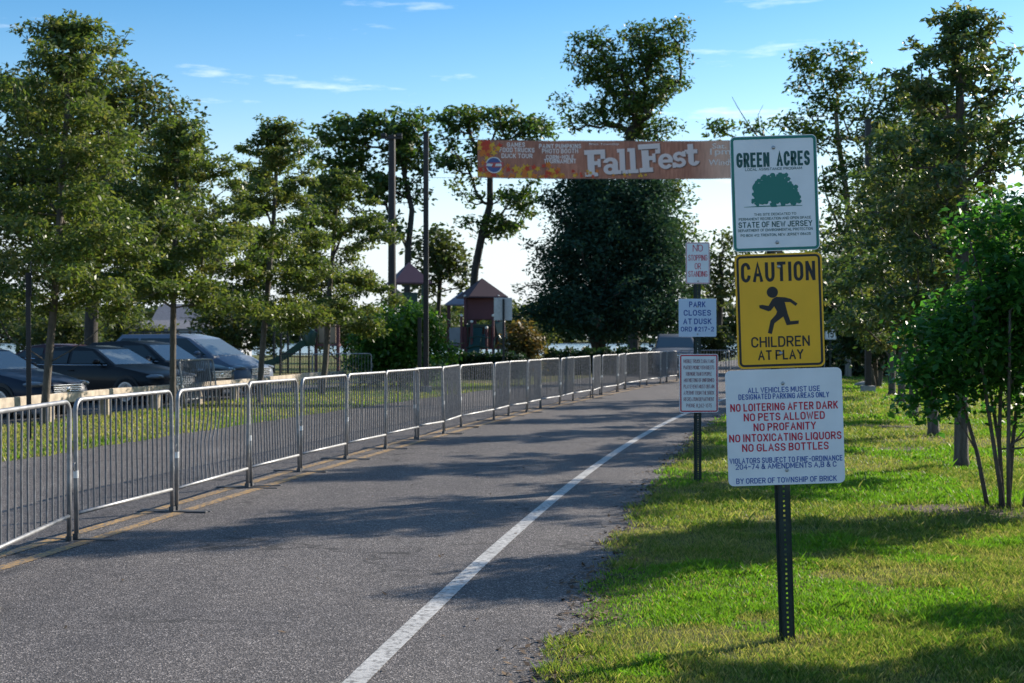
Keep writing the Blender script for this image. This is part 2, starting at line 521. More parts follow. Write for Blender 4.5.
def gp(px, py):
    y = FPX * CAMZ / (py - HORZ)
    return Vector(((px - 512) / FPX * y, y, 0))


FJW = [gp(*p) for p in FJ]
FY = np.array([0.0] + [p.y for p in FJW[1:]] + [70.0, 120.0])
FX = np.array([FJW[1].x - 0.17 * FJW[1].y] + [p.x for p in FJW[1:]] + [FJW[-1].x + 0.29 * (70 - FJW[-1].y), FJW[-1].x + 0.29 * (70 - FJW[-1].y) + 0.33 * 50])


def smooth_fx():
    """the double yellow line: a smooth curve through the joints"""
    k = np.polyfit([p.y for p in FJW[1:]], [p.x for p in FJW[1:]], 3)
    a, b = FJW[1].y, FJW[-1].y
    def f(y):
        if y < a: return np.polyval(k, a) - np.polyval(np.polyder(k), a) * (a - y)
        if y > b: return np.polyval(k, b) + np.polyval(np.polyder(k), b) * (y - b)
        return np.polyval(k, y)
    return f


FS = smooth_fx()
WY = np.array([-20, 6.68, 13.6, 18.9, 28.8, 30.7, 40, 52, 75, 120.0])
WX = np.array([-4.75, -0.76, 0.27, 1.22, 3.30, 3.75, FS(40) + 3.8, FS(52) + 3.8, FS(75) + 3.8, FS(120) + 3.8])
_wk = np.polyfit(WY[1:7], WX[1:7], 3)


def WS(y):
    if y < 5: return np.polyval(_wk, 5) - 0.148 * (5 - y)
    if y > 40: return FS(y) + np.polyval(_wk, 40) - FS(40)
    return np.polyval(_wk, y)


def edge_r(y):
    j = 0.05 * math.sin(y * 3.1 + 1) + 0.04 * math.sin(y * 7.3) + 0.03 * math.sin(y * 17.7 + 2)
    return WS(y) + 0.96 + j


def edge_l(y):
    return FS(y) - 4.35 + 0.05 * math.sin(y * 2.3) + 0.03 * math.sin(y * 9.1)


def strip(name, fl, fr, y0, y1, z, m, step=0.5, kind='structure'):
    b = MB()
    ys = np.arange(y0, y1 + 1e-6, step)
    vs = []
    for y in ys:
        vs += [(fl(y), y, z), (fr(y), y, z)]
    b.add(vs, [(2 * i, 2 * i + 1, 2 * i + 3, 2 * i + 2) for i in range(len(ys) - 1)])
    o = b.build(name, m)
    return tagp(o, kind=kind)


# ------------------------------------------------------------------ the setting
g = MB()
g.add([(-1500, -60, 0), (1500, -60, 0), (1500, 135, 0), (-1500, 135, 0)], [(0, 1, 2, 3)])
g.add([(-1500, 135, 0), (1500, 135, 0), (1500, 150, -1.2), (-1500, 150, -1.2)], [(0, 1, 2, 3)])
tagp(g.build('ground', M['ground']), kind='structure')
wm, nt, b = nodes_of('river_water')
b.inputs['Base Color'].default_value = (0.10, 0.13, 0.15, 1)
b.inputs['Roughness'].default_value = 0.16
vv = nt.nodes.new('ShaderNodeTexCoord').outputs['Object']
bp = N(nt, 'ShaderNodeBump', Strength=0.5, Distance=0.4)
nt.links.new(noise(nt, vv, 0.6, 5), bp.inputs['Height']); nt.links.new(bp.outputs[0], b.inputs['Normal'])
g = MB(); g.add([(-3500, 140, -0.6), (3500, 140, -0.6), (3500, 4500, -0.6), (-3500, 4500, -0.6)], [(0, 1, 2, 3)])
tagp(g.build('water', wm), kind='structure')

strip('road', edge_l, edge_r, -12, 110, 0.004, M['asphalt'], 0.12)
strip('white_edge_line', lambda y: WS(y) - 0.03, lambda y: WS(y) + 0.085, -12, 110, 0.008, M['white_line'])
strip('yellow_center_line', lambda y: FS(y) + 0.07, lambda y: FS(y) + 0.185, -12, 110, 0.008, M['yellow_line'])
strip('yellow_center_line', lambda y: FS(y) - 0.235, lambda y: FS(y) - 0.12, -12, 110, 0.008, M['yellow_line'])

RAILP, RAILD = Vector((-8.97, 26.8, 0)), Vector((0.172, 0.985, 0)).normalized()   # timber rail line
RAILN = Vector((-RAILD.y, RAILD.x, 0))                                             # away from the road
def rail_pt(s, off=0.0, z=0.0):
    return RAILP + RAILD * s + RAILN * off + Vector((0, 0, z))
g = MB()
g.add([rail_pt(-30, 0.25, 0.004), rail_pt(22, 0.25, 0.004), rail_pt(22, 24, 0.004), rail_pt(-30, 24, 0.004)], [(0, 1, 2, 3)])
tagp(g.build('parking_lot', M['lot']), kind='structure')
for i in range(-3, 8):
    g = MB()
    for a, c in ((0.6, 5.4),):
        s0 = i * 2.75 - 0.35
        g.add([rail_pt(s0, a, 0.008), rail_pt(s0 + 0.1, a, 0.008), rail_pt(s0 + 0.1, c, 0.008), rail_pt(s0, c, 0.008)], [(0, 1, 2, 3)])
    tagp(g.build('parking_line', M['white_line']), kind='structure')


def patch(cx, cy, rx, ry, seed, z=0.004):
    r = np.random.default_rng(seed)
    ph = r.uniform(0, 6.28, 4)
    pts = []
    for i in range(48):
        a = 2 * PI * i / 48
        k = 1 + 0.16 * math.sin(3 * a + ph[0]) + 0.12 * math.sin(5 * a + ph[1]) + 0.08 * math.sin(11 * a + ph[2]) + r.uniform(-.05, .05)
        pts.append((cx + rx * k * math.cos(a), cy + ry * k * math.sin(a), z))
    g = MB(); g.add(pts + [(cx, cy, z)], [(i, (i + 1) % 48, 48) for i in range(48)])
    tagp(g.build('soil_patch', M['soil']), kind='structure')


SOIL = [(4.35, 13.2, 0.6, 0.6), (3.85, 13.5, 0.5, 0.35), (5.55, 17.8, 0.3, 0.3), (6.9, 23.4, 0.3, 0.35), (8.2, 29.1, 0.35, 0.4), (5.7, 20.6, 0.5, 0.5),
        (9.4, 34.4, 0.35, 0.4), (10.8, 40.4, 0.35, 0.4), (6.6, 26.0, 0.6, 0.5)]
for i, p in enumerate(SOIL): patch(*p, seed=40 + i, z=0.004 + 0.0005 * i)


# ------------------------------------------------------------------ grass
def vnoise(x, y, sc, seed):
    r = np.random.default_rng(seed)
    tab = r.random((256, 256))
    x, y = x * sc, y * sc
    xi, yi = np.floor(x).astype(int), np.floor(y).astype(int)
    fx, fy = x - xi, y - yi
    fx, fy = fx * fx * (3 - 2 * fx), fy * fy * (3 - 2 * fy)
    T = lambda a, b: tab[a % 256, b % 256]
    return (T(xi, yi) * (1 - fx) + T(xi + 1, yi) * fx) * (1 - fy) + (T(xi, yi + 1) * (1 - fx) + T(xi + 1, yi + 1) * fx) * fy


def fbm(x, y, sc, seed):
    return 0.55 * vnoise(x, y, sc, seed) + 0.28 * vnoise(x, y, sc * 2.3, seed + 1) + 0.17 * vnoise(x, y, sc * 5.1, seed + 2)


def raw_mesh(name, V, F, tint, m, parent=None, k=4):
    me = bpy.data.meshes.new(name)
    nf = len(F)
    me.vertices.add(len(V)); me.vertices.foreach_set('co', V.astype(np.float32).ravel())
    me.loops.add(nf * k); me.loops.foreach_set('vertex_index', F.astype(np.int32).ravel())
    me.polygons.add(nf)
    me.polygons.foreach_set('loop_start', np.arange(nf, dtype=np.int32) * k)
    me.polygons.foreach_set('loop_total', np.full(nf, k, dtype=np.int32))
    a = me.attributes.new('tint', 'FLOAT', 'FACE')
    a.data.foreach_set('value', np.clip(tint, 0, 1).astype(np.float32))
    me.materials.append(m)
    me.update(calc_edges=True)
    o = bpy.data.objects.new(name, me)
    COL.objects.link(o)
    if parent is not None: o.parent = parent
    return o


def grass(name, x, y, h, w, tint, r):
    n = len(x)
    a = r.uniform(0, 2 * PI, n)
    lean = r.uniform(0.15, 1.0, n) * h
    la = r.uniform(0, 2 * PI, n)
    dx, dy = np.cos(a) * w / 2, np.sin(a) * w / 2
    lx, ly = np.cos(la) * lean, np.sin(la) * lean
    z0 = np.full(n, -0.003)
    V = np.empty((n, 4, 3))
    V[:, 0] = np.stack([x - dx, y - dy, z0], 1)
    V[:, 1] = np.stack([x + dx, y + dy, z0], 1)
    V[:, 2] = np.stack([x + lx * .45 + dx * .7, y + ly * .45 + dy * .7, h * .62], 1)
    V[:, 3] = np.stack([x + lx, y + ly, h], 1)
    F = np.arange(n * 4).reshape(n, 4)
    return V.reshape(-1, 3), F, tint


def grass_field():
    r = np.random.default_rng(3)
    Vs, Fs, Ts, off = [], [], [], 0
    ed = np.vectorize(edge_r)
    for y0, y1, n, hh, ww in ((5.6, 8.5, 170000, .026, .0027), (8.5, 12, 180000, .028, .0036), (12, 18, 110000, .035, .006), (18, 28, 80000, .04, .010), (28, 62, 80000, .05, .022)):
        y = r.uniform(y0, y1, n)
        e = ed(y)
        x = e - 0.07 + (0.372 * y + 0.5 - e) * r.uniform(0, 1, n) ** 1.0
        p = 0.62 * fbm(x, y, 0.8, 5) + 0.38 * fbm(x, y, 3.1, 15)                        # dry or green
        q = fbm(x, y, 0.55, 21)                      # clover
        lush = np.clip((p - 0.39) / 0.16, 0, 1)
        edge = np.clip((x - e) / 0.5, 0, 1)
        keep = r.uniform(0, 1, n) < (0.38 + 0.62 * lush) * (0.35 + 0.65 * edge)
        for cx, cy, rx, ry in SOIL:
            ins = ((x - cx) / rx) ** 2 + ((y - cy) / ry) ** 2 < r.uniform(0.2, 1.5, n)
            keep &= ~ins | (r.uniform(0, 1, n) < 0.22)
        t = np.where(r.uniform(0, 1, n) < 0.18 + 0.58 * lush, r.uniform(0.36, 0.80, n), r.uniform(0.0, 0.40, n))
        cl = (q > 0.585)
        t = np.where(cl & (r.uniform(0, 1, n) < 0.8), r.uniform(0.8, 1.0, n), t)
        h = hh * r.uniform(0.45, 1.35, n) * (0.7 + 0.5 * lush)
        tuft = fbm(x, y, 2.6, 51) > 0.66
        h = np.where(tuft, h * 1.4, h)
        h = np.where(r.uniform(0, 1, n) < 0.02, h * 1.8, h)
        w = ww * r.uniform(0.7, 1.4, n) * np.where(cl, 2.0, 1.0)
        V, F, T = grass('', x[keep], y[keep], h[keep], w[keep], t[keep], r)
        Vs.append(V); Fs.append(F + off); Ts.append(T); off += len(V)
    # strip between the far lane and the timber rail
    n = 60000
    y = r.uniform(16, 50, n)
    e = np.vectorize(edge_l)(y)
    rx = RAILP.x + (y - RAILP.y) * RAILD.x / RAILD.y - 0.25
    x = rx + (e + 0.05 - rx) * r.uniform(0, 1, n)
    p = fbm(x, y, 0.6, 9)
    lush = np.clip((p - 0.46) / 0.22, 0, 1)
    t = np.where(r.uniform(0, 1, n) < 0.25 + 0.6 * lush, r.uniform(0.42, 0.9, n), r.uniform(0.0, 0.42, n))
    V, F, T = grass('', x, y, .05 * r.uniform(0.5, 1.4, n), .02 * r.uniform(0.7, 1.4, n), t, r)
    Vs.append(V); Fs.append(F + off); Ts.append(T)
    o = raw_mesh('grass', np.concatenate(Vs), np.concatenate(Fs), np.concatenate(Ts), M['grass'])
    tagp(o, 'short mown grass, partly dry, beside the road', 'grass', kind='stuff')


grass_field()


def litter():
    r = np.random.default_rng(31)
    n = 2600
    y = 5.5 + 24 * r.uniform(0, 1, n) ** 1.5
    x = np.vectorize(edge_r)(y) + r.normal(-.02, .10, n)
    k = 260
    y2 = r.uniform(5.8, 24, k); x2 = np.vectorize(edge_r)(y2) + r.uniform(-3.2, 4.0, k)
    x, y = np.concatenate([x, x2]), np.concatenate([y, y2])
    n = len(x)
    a = r.uniform(0, 6.28, n); L = r.uniform(.012, .032, n); L[-k:] *= 0.8
    d = np.stack([np.cos(a), np.sin(a), r.uniform(-.1, .5, n)], 1) * L[:, None]
    q = np.stack([-np.sin(a), np.cos(a), r.uniform(-.3, .3, n)], 1) * (L * .45)[:, None]
    p = np.stack([x, y, np.full(n, .012)], 1)
    V = np.stack([p - d, p + q, p + d, p - q], 1).reshape(-1, 3)
    o = raw_mesh('leaf_litter', V, np.arange(n * 4).reshape(n, 4), r.uniform(0, 1, n), leaf_mat('dead_leaf', [(.045, .028, .018), (.10, .062, .035), (.20, .13, .07)], .1, .8))
    tagp(o, 'brown dead leaves and crumbs strewn along the road edge', 'leaf litter', kind='stuff')


litter()


# ------------------------------------------------------------------ trees
def leaves(name, pos, length, ratio, m, parent, r, droop=0.2, tint=None, up=0.5):
    n = len(pos)
    d = r.normal(size=(n, 3)); d[:, 2] = d[:, 2] * 0.6 - droop
    d /= np.linalg.norm(d, axis=1)[:, None]
    nn = r.normal(size=(n, 3)); nn[:, 2] = np.abs(nn[:, 2]) + up
    s = np.cross(d, nn); s /= np.linalg.norm(s, axis=1)[:, None] + 1e-9
    nn = np.cross(s, d)
    L = length * r.uniform(0.65, 1.3, n)[:, None]
    wd = L * ratio * 0.5
    V = np.empty((n, 4, 3))
    V[:, 0] = pos
    V[:, 1] = pos + d * L * 0.5 + s * wd + nn * L * 0.06
    V[:, 2] = pos + d * L
    V[:, 3] = pos + d * L * 0.5 - s * wd + nn * L * 0.06
    F = np.arange(n * 4).reshape(n, 4)
    if tint is None: tint = r.beta(2, 2.4, n)
    return raw_mesh(name, V.reshape(-1, 3), F, tint, m, parent)


def in_blobs(blobs, n, r, shell=0.55):
    """n points inside ellipsoids (x, y, z, rx, ry, rz), more of them towards the surface"""
    vol = np.array([b[3] * b[4] * b[5] for b in blobs]) ** 0.8
    idx = r.choice(len(blobs), n, p=vol / vol.sum())
    d = r.normal(size=(n, 3)); d /= np.linalg.norm(d, axis=1)[:, None]
    rad = r.uniform(0, 1, n) ** shell
    B = np.array(blobs)[idx]
    return B[:, :3] + d * rad[:, None] * B[:, 3:6]


def grow(trunk, targets, r, min_r, base_r, up=0.25, wob=0.06):
    """branches from the trunk polyline to each target, joined to the nearest lower node; returns paths and radii"""
    nodes = [Vector(p) for p in trunk]
    par = [-1] + list(range(len(trunk) - 1))
    tz = Vector(trunk[-1])
    order = sorted(range(len(targets)), key=lambda i: min((Vector(targets[i]) - Vector(p)).length for p in trunk))
    paths = []
    arr = np.array([tuple(p) for p in nodes])
    for i in order:
        t = Vector(targets[i])
        dv = arr - np.array(t)
        dist = np.linalg.norm(dv, axis=1)
        pen = np.clip(dv[:, 2] + 0.15 * dist, 0, None) * 2.5
        j = int(np.argmin(dist + pen))
        a = Vector(arr[j])
        seg = max(2, int((t - a).length / 0.5) + 1)
        seg = min(seg, 6)
        ids = [j]
        L = (t - a).length
        add = []
        for k in range(1, seg + 1):
            f = k / seg
            p = a.lerp(t, f)
            p.z -= up * L * math.sin(PI * f) * 0.35
            if k < seg: p += Vector(r.normal(size=3)) * wob * L * 0.5
            nodes.append(p); par.append(ids[-1]); ids.append(len(nodes) - 1); add.append(tuple(p))
        arr = np.vstack([arr, np.array(add)])
        paths.append(ids)
    cnt = np.ones(len(nodes))
    for i in range(len(nodes) - 1, 0, -1):
        pass
    cnt = np.zeros(len(nodes))
    for ids in paths: cnt[ids[-1]] += 1
    for i in range(len(nodes) - 1, 0, -1):
        cnt[par[i]] += cnt[i]
    tot = max(1.0, cnt[0])
    rad = np.maximum(min_r, base_r * np.power(np.maximum(cnt, 0.6) / tot, 0.48))
    return nodes, paths, rad


def tree(name, label, base, trunk, blobs, m_leaf, m_bark, n_clump, clump_r, n_leaf, leaf_l, ratio=0.45, base_r=0.1, min_r=0.008, group=None, seed=1,
         cat='tree', flat=0.65, droop=0.2, shell=0.55, bare=(), up=0.25, wisps=(), n_side=7, crown_name='crown', trunk_name='trunk', tint_shift=0.0, sprays=None):
    """trunk and blobs in world coordinates; the thing's origin is at its base. One trunk mesh with its limbs, one crown mesh of separate leaves"""
    r = np.random.default_rng(seed)
    B = Vector(base)
    root = thing(name, label, cat, B, group=group)
    tr = [Vector(p) - B for p in trunk]
    bl = [(b[0] - B.x, b[1] - B.y, b[2] - B.z, b[3], b[4], b[5]) for b in blobs]
    # clump centres, kept apart so that gaps show
    cand = in_blobs(bl, n_clump * 6, r, shell) if sprays is None else np.empty((0, 3))
    cand = cand[cand[:, 2] > 0.1]
    keep = []
    K = np.empty((0, 3)) if sprays is None else np.array([tuple(Vector(q[0]) - B) for q in sprays])
    for p in cand:
        if len(K) == 0 or np.min(np.linalg.norm((K - p) * (1, 1, 1.5), axis=1)) > clump_r * 0.85:
            K = np.vstack([K, p])
            if len(K) >= n_clump: break
    for w in wisps:                                   # thin shoots that stick out of the crown
        a, c, k = Vector(w[0]) - B, Vector(w[1]) - B, w[2]
        for i in range(k):
            f = (i + 0.5) / k
            K = np.vstack([K, np.array(a.lerp(c, f)) + r.normal(size=3) * 0.03])
    nodes, paths, rad = grow(tr, [tuple(k) for k in K], r, min_r, base_r, up)
    tb = MB()
    trr = [max(base_r * (1 - 0.75 * i / max(1, len(tr) - 1)), rad[i]) for i in range(len(tr))]
    flare = [tr[0] - Vector((0, 0, 0.05)), tr[0] + (tr[1] - tr[0]) * min(0.5, 0.12 / max(0.2, (tr[1] - tr[0]).length))] + tr[1:]
    tb.tube(flare, [base_r * 1.45, base_r * 1.06] + trr[1:], max(6, n_side + 3))
    for ids in paths:
        pts = [nodes[i] for i in ids]
        rr = [rad[i] for i in ids]
        rr[0] = min(rr[0], rad[ids[1]] * 1.15)
        tb.tube(pts, rr, 5 if rr[0] < 0.04 else n_side, caps=False)
    for w in bare:                                    # leafless branches
        pts = [Vector(p) - B for p in w[0]]
        tb.tube(pts, np.linspace(w[1], w[1] * 0.3, len(pts)), 5, caps=False)
    tb.build(trunk_name, m_bark, root, smooth='all', fixn=False)
    # leaves around the clump centres
    nc = len(K)
    nw = sum(w[2] for w in wisps)
    size = clump_r * r.uniform(0.65, 1.25, nc)
    if sprays is not None: size[:len(sprays)] = [q[1] for q in sprays]
    if nw: size[-nw:] *= 0.35
    prob = size ** 2 * r.uniform(0.6, 1.4, nc)
    idx = r.choice(nc, n_leaf, p=prob / prob.sum())
    off = r.normal(size=(n_leaf, 3)) * 0.52
    ln = np.linalg.norm(off, axis=1)[:, None]
    off = off / np.maximum(1, ln / 1.15)
    off[:, 2] *= flat
    pos = K[idx] + off * size[idx][:, None]
    ct = r.normal(0, 0.13, nc)                        # each spray has its own shade of green
    tint = np.clip(r.beta(2, 2.6, n_leaf) + ct[idx] + tint_shift, 0, 1)
    leaves(crown_name, pos, leaf_l, ratio, m_leaf, root, r, droop, tint)
    return root


def pxblobs(bs, y, k=0.9):
    """ellipsoids measured in the photo (px, py, rx, ry[, depth shift]) given their true size at distance y"""
    out = []
    for b in bs:
        s = y / FPX
        p = at(b[0], b[1], y)
        dy = b[4] if len(b) > 4 else 0.0
        out.append((p.x, p.y + dy, p.z, b[2] * s, (b[2] * k) * s, b[3] * s))
    return out


def oak(label, group, base, H, R, seed, m, leaf=0.12, n_leaf=15000, cb=1.9, lean=(0, 0), base_r=0.085, nclump=120, extra=(), wisps=(), cr=0.42, name='oak_tree', ts=0.0):
    """young oak: straight leader, feathered crown widest a third of the way up"""
    b = Vector(base)
    r = np.random.default_rng(seed + 500)
    tr = [b + Vector((lean[0] * f + r.normal() * 0.02, lean[1] * f + r.normal() * 0.02, H * f)) for f in (0, .15, .3, .45, .6, .75, .88)]
    hh = H * 0.94 - cb
    nb = int(nclump * 0.36)
    sprays = []
    for i in range(nb):
        f = ((i + r.uniform(0, 1)) / nb) ** 0.95
        q = float(np.interp(f, (0, .12, .3, .5, .7, .88, 1), (.78, .97, 1.0, .90, .70, .44, .18))) * r.uniform(.68, 1.15)
        a = i * 2.39996 + r.normal() * .35
        e = math.radians(float(np.interp(f, (0, .35, .7, 1), (-6, 8, 30, 58))) + r.normal() * 7)
        L = R * q
        o = Vector((b.x + lean[0] * f, b.y + lean[1] * f, b.z + cb + hh * f))
        for t in (.32, .52, .70, .86, 1.0):
            if L * t < 0.12: continue
            p = o + Vector((math.cos(a) * math.cos(e), math.sin(a) * math.cos(e), math.sin(e))) * (L * t)
            p += Vector((r.normal(), r.normal(), r.normal() * .5)) * (.11 * L) - Vector((0, 0, .10 * L * t * t * (1 - f)))
            sprays.append((p, cr * (R / 1.7) * r.uniform(.55, 1.0) * (0.72 if t > .95 else 1.0) * (1 - .55 * f)))
    bl = [(b.x, b.y, b.z + cb + hh * .4, R, R, hh * .4)]
    top = b + Vector((lean[0], lean[1], H))
    ws = [(b + Vector((lean[0] * .8, lean[1] * .8, H * 0.82)), top, 7)] + list(wisps)
    return tree(name, label, base, tr, bl, m, M['bark'], nclump, cr, n_leaf, leaf, 0.42, base_r, 0.006, group, seed, flat=0.42, droop=0.35, wisps=ws, up=0.12, tint_shift=ts, sprays=sprays)


GL = 'young oaks along the left verge'
oak('young oak with tall feathery top behind the black sign post at the left edge', GL, (-8.65, 26.3, 0), 7.7, 2.2, 1, M['oak_leaf'], 0.11, 44000, 2.4, (0.55, 0), 0.072, 190,
    wisps=[(at(45, 90, 26.3), at(18, 25, 26.2), 6), (at(95, 85, 26.3), at(132, 28, 26.0), 6), (at(60, 90, 26.3), at(48, 42, 26.5), 4)])
oak('young oak with olive crown in front of the dark hatchback and sedan', GL, (-7.3, 30.6, 0), 6.3, 2.05, 2, M['oak_leaf'], 0.12, 30000, 2.5, (0.1, 0), 0.066, 130)
oak('young oak with forked wispy top beside the blue minivan', GL, (-6.2, 34.9, 0), 7.1, 1.9, 3, M['oak_leaf'], 0.12, 30000, 2.4, (0.5, 0), 0.07, 120,
    wisps=[(at(268, 165, 34.9), at(262, 112, 34.8), 6), (at(285, 165, 34.9), at(302, 118, 34.8), 5)])
oak('young oak leaning over the bright green bush, farthest of the left verge', GL, (-5.4, 40.4, 0), 6.5, 2.1, 4, M['oak_leaf'], 0.13, 30000, 2.35, (0.5, 0), 0.085, 120)

GR = 'young oaks in the row on the right lawn'
oak('tallest oak in the right row, behind the multi-stemmed shrub', GR, (5.65, 17.86, 0), 5.9, 1.5, 11, M['oak_leaf_r'], 0.10, 22000, 1.75, (-0.05, 0), 0.085, 170, ts=-0.05,
    wisps=[(at(985, 120, 17.9), at(1008, 60, 17.9), 5), (at(930, 110, 17.9), at(900, 75, 17.7), 5)])
oak('oak in the right row, second trunk behind the multi-stemmed shrub', GR, (6.96, 23.5, 0), 5.9, 1.65, 12, M['oak_leaf_r'], 0.10, 28000, 1.7, (-0.1, 0), 0.09, 140)
oak('oak in the right row, third trunk behind the multi-stemmed shrub', GR, (8.25, 29.2, 0), 6.1, 1.75, 13, M['oak_leaf_r'], 0.12, 20000, 1.7, (-0.1, 0), 0.09, 130)
oak('oak in the right row, fourth trunk behind the multi-stemmed shrub', GR, (9.43, 34.4, 0), 6.2, 1.75, 14, M['oak_leaf_r'], 0.14, 15000, 1.8, (0, 0), 0.09, 120)
oak('oak in the right row, next to the low twin-stemmed tree', GR, (10.75, 40.2, 0), 6.4, 1.85, 15, M['oak_leaf_r'], 0.15, 14000, 1.9, (0, 0), 0.1, 120)
oak('oak standing off to the right whose shade crosses the near lawn', GR, (6.6, 9.6, 0), 4.5, 1.6, 16, M['oak_leaf_r'], 0.13, 14000, 1.6, (0, 0), 0.085, 110)


def shrub_multi(name, label, base, blobs, stems, m, nclump, cr, nleaf, leaf, seed, ratio=0.6, base_r=0.03, bark='bark', **kw):
    """several stems from one root; each stem is its own trunk polyline"""
    r = np.random.default_rng(seed)
    B = Vector(base)
    root = thing(name, label, kw.get('cat', 'shrub'), B, group=kw.get('group'))
    bl = [(b[0] - B.x, b[1] - B.y, b[2] - B.z, b[3], b[4], b[5]) for b in blobs]
    cand = in_blobs(bl, nclump * 5, r, 0.6)
    K = np.empty((0, 3))
    for p in cand:
        if p[2] < 0.15: continue
        if len(K) == 0 or np.min(np.linalg.norm(K - p, axis=1)) > cr * 0.7:
            K = np.vstack([K, p])
            if len(K) >= nclump: break
    tips = [Vector(s) - B for s in stems]
    share = [[] for _ in tips]
    for p in K:
        j = int(np.argmin([(Vector(p) - t).length for t in tips]))
        share[j].append(tuple(p))
    for t, sh in zip(tips, share):
        b0 = Vector((t.x * 0.22 + r.normal() * 0.02, t.y * 0.25 + r.normal() * 0.03, -0.03))
        tr = [b0, b0.lerp(t, 0.3) + Vector((r.normal() * .015, r.normal() * .015, 0.03)), b0.lerp(t, 0.62) + Vector((r.normal() * .02, r.normal() * .02, 0.03)), t]
        tb = MB()
        nodes, paths, rad = grow(tr, sh, r, 0.005, base_r * 0.7, 0.2) if sh else (tr, [], None)
        tb.tube(tr, [base_r * 1.15, base_r, base_r * .8, base_r * .55], 8)
        for ids in paths:
            tb.tube([nodes[i] for i in ids], [min(base_r * .5, rad[i]) for i in ids], 5, caps=False)
        tb.build('stem', M[bark], root, smooth='all', fixn=False)
    nc = len(K)
    size = cr * r.uniform(0.7, 1.25, nc)
    idx = r.choice(nc, nleaf, p=size / size.sum())
    off = r.normal(size=(nleaf, 3)) * 0.55
    off[:, 2] *= 0.75
    pos = K[idx] + off * size[idx][:, None]
    pos = pos[pos[:, 2] > 0.02]
    tint = np.clip(r.beta(2, 2.4, len(pos)) + r.normal(0, 0.06, len(pos)), 0, 1)
    leaves('crown', pos, leaf, ratio, m, root, r, 0.25, tint, up=0.8)
    return root


SB = gp(1006, 508)
shrub_multi('multi_stem_shrub', 'tall multi-stemmed shrub with big glossy green leaves on bare soil at the right edge', SB,
            pxblobs([(1000, 300, 62, 66), (952, 345, 56, 52), (1050, 320, 80, 85), (926, 380, 32, 28), (930, 318, 22, 16), (908, 352, 16, 14), (940, 268, 18, 14), (962, 232, 16, 14), (975, 385, 46, 30), (915, 408, 14, 12), (1020, 385, 50, 30), (985, 245, 32, 26), (1030, 225, 50, 45), (1080, 400, 50, 50), (1022, 432, 12, 24), (1098, 178, 62, 62), (1120, 250, 60, 60)], SB.y),
            [at(952, 330, SB.y), at(972, 300, SB.y - .2), at(998, 290, SB.y + .1), at(1022, 300, SB.y + .3), at(1080, 230, SB.y - .1), at(985, 320, SB.y + .4), at(1010, 310, SB.y - .4)],
            M['shrub_leaf'], 215, 0.21, 23000, 0.085, 77, 0.55, 0.020)

# small dark twin-stemmed tree far down the lawn
b0 = gp(877, 388)
shrub_multi('multi_stem_tree', 'low dark twin-stemmed tree far down the right lawn beside a flat stone', b0,
            pxblobs([(862, 335, 26, 24), (885, 325, 26, 26), (870, 305, 26, 20), (895, 345, 14, 16), (845, 340, 14, 16)], b0.y),
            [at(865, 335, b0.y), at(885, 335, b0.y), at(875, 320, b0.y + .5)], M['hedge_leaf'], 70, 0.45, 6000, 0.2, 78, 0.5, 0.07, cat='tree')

# big tree behind the left oak
y = 52
b0 = at(91, 0, y); b0.z = 0
tree('maple_tree', 'big broad maple with thick dark trunk behind the parked cars', b0,
     [b0, b0 + Vector((0, 0, 2.0)), b0 + Vector((.1, 0, 4)), b0 + Vector((.3, 0, 6)), b0 + Vector((.5, 0, 8))],
     pxblobs([(100, 105, 55, 50), (140, 140, 58, 60), (60, 170, 75, 70), (178, 185, 38, 45), (30, 110, 50, 55), (100, 220, 85, 50), (0, 200, 60, 70), (165, 240, 60, 40), (75, 85, 24, 28), (130, 78, 26, 26), (200, 150, 14, 16)], y),
     M['maple_leaf'], M['bark_dark'], 210, 0.85, 36000, 0.21, 0.55, 0.24, 0.02, seed=21)
# trees behind the playground
GB = 'tall open trees behind the playground'
y = 70
b0 = at(408, 0, y); b0.z = 0
tree('locust_tree', 'open-crowned tree behind the crossarm light pole', b0,
     [b0, at(407, 300, y), at(408, 250, y), at(412, 210, y), at(405, 180, y), at(400, 150, y)],
     pxblobs([(352, 135, 28, 18), (330, 140, 16, 16), (345, 165, 28, 22), (385, 125, 28, 14), (412, 128, 18, 18), (405, 155, 28, 18), (375, 185, 26, 18), (412, 195, 18, 18), (385, 225, 22, 18), (425, 170, 10, 14), (330, 195, 20, 20)], y),
     M['locust_leaf'], M['bark_dark'], 110, 0.68, 8200, 0.30, 0.5, 0.16, 0.02, GB, 22, flat=0.5)
y = 80
b0 = at(436, 0, y); b0.z = 0
tree('small_tree', 'small pale tree between the banner pole and the maroon-roofed tower', b0, [b0, at(438, 320, y), at(440, 280, y), at(440, 250, y)],
     pxblobs([(440, 255, 22, 26), (428, 275, 14, 18), (458, 270, 14, 18)], y), M['far_leaf'], M['bark_dark'], 40, 0.8, 2600, 0.34, 0.5, 0.12, 0.02, None, 23)
y = 74
b0 = at(470, 0, y); b0.z = 0
tree('locust_tree', 'slender leaning locust rising behind the maroon-roofed playground tower', b0,
     [b0, at(472, 310, y), at(475, 270, y), at(482, 235, y), at(490, 205, y), at(490, 175, y), at(484, 140, y)],
     pxblobs([(470, 122, 34, 16), (450, 130, 14, 18), (500, 118, 26, 14), (525, 132, 24, 16), (455, 160, 18, 16), (487, 150, 30, 14), (518, 160, 22, 16), (465, 195, 18, 14), (520, 200, 26, 18), (500, 225, 26, 14), (535, 185, 12, 16), (480, 175, 12, 10), (462, 222, 12, 10)], y),
     M['locust_leaf'], M['bark_dark'], 100, 0.64, 6200, 0.30, 0.5, 0.20, 0.02, GB, 24, flat=0.45, up=0.35)
y = 70
b0 = at(600, 0, y); b0.z = 0
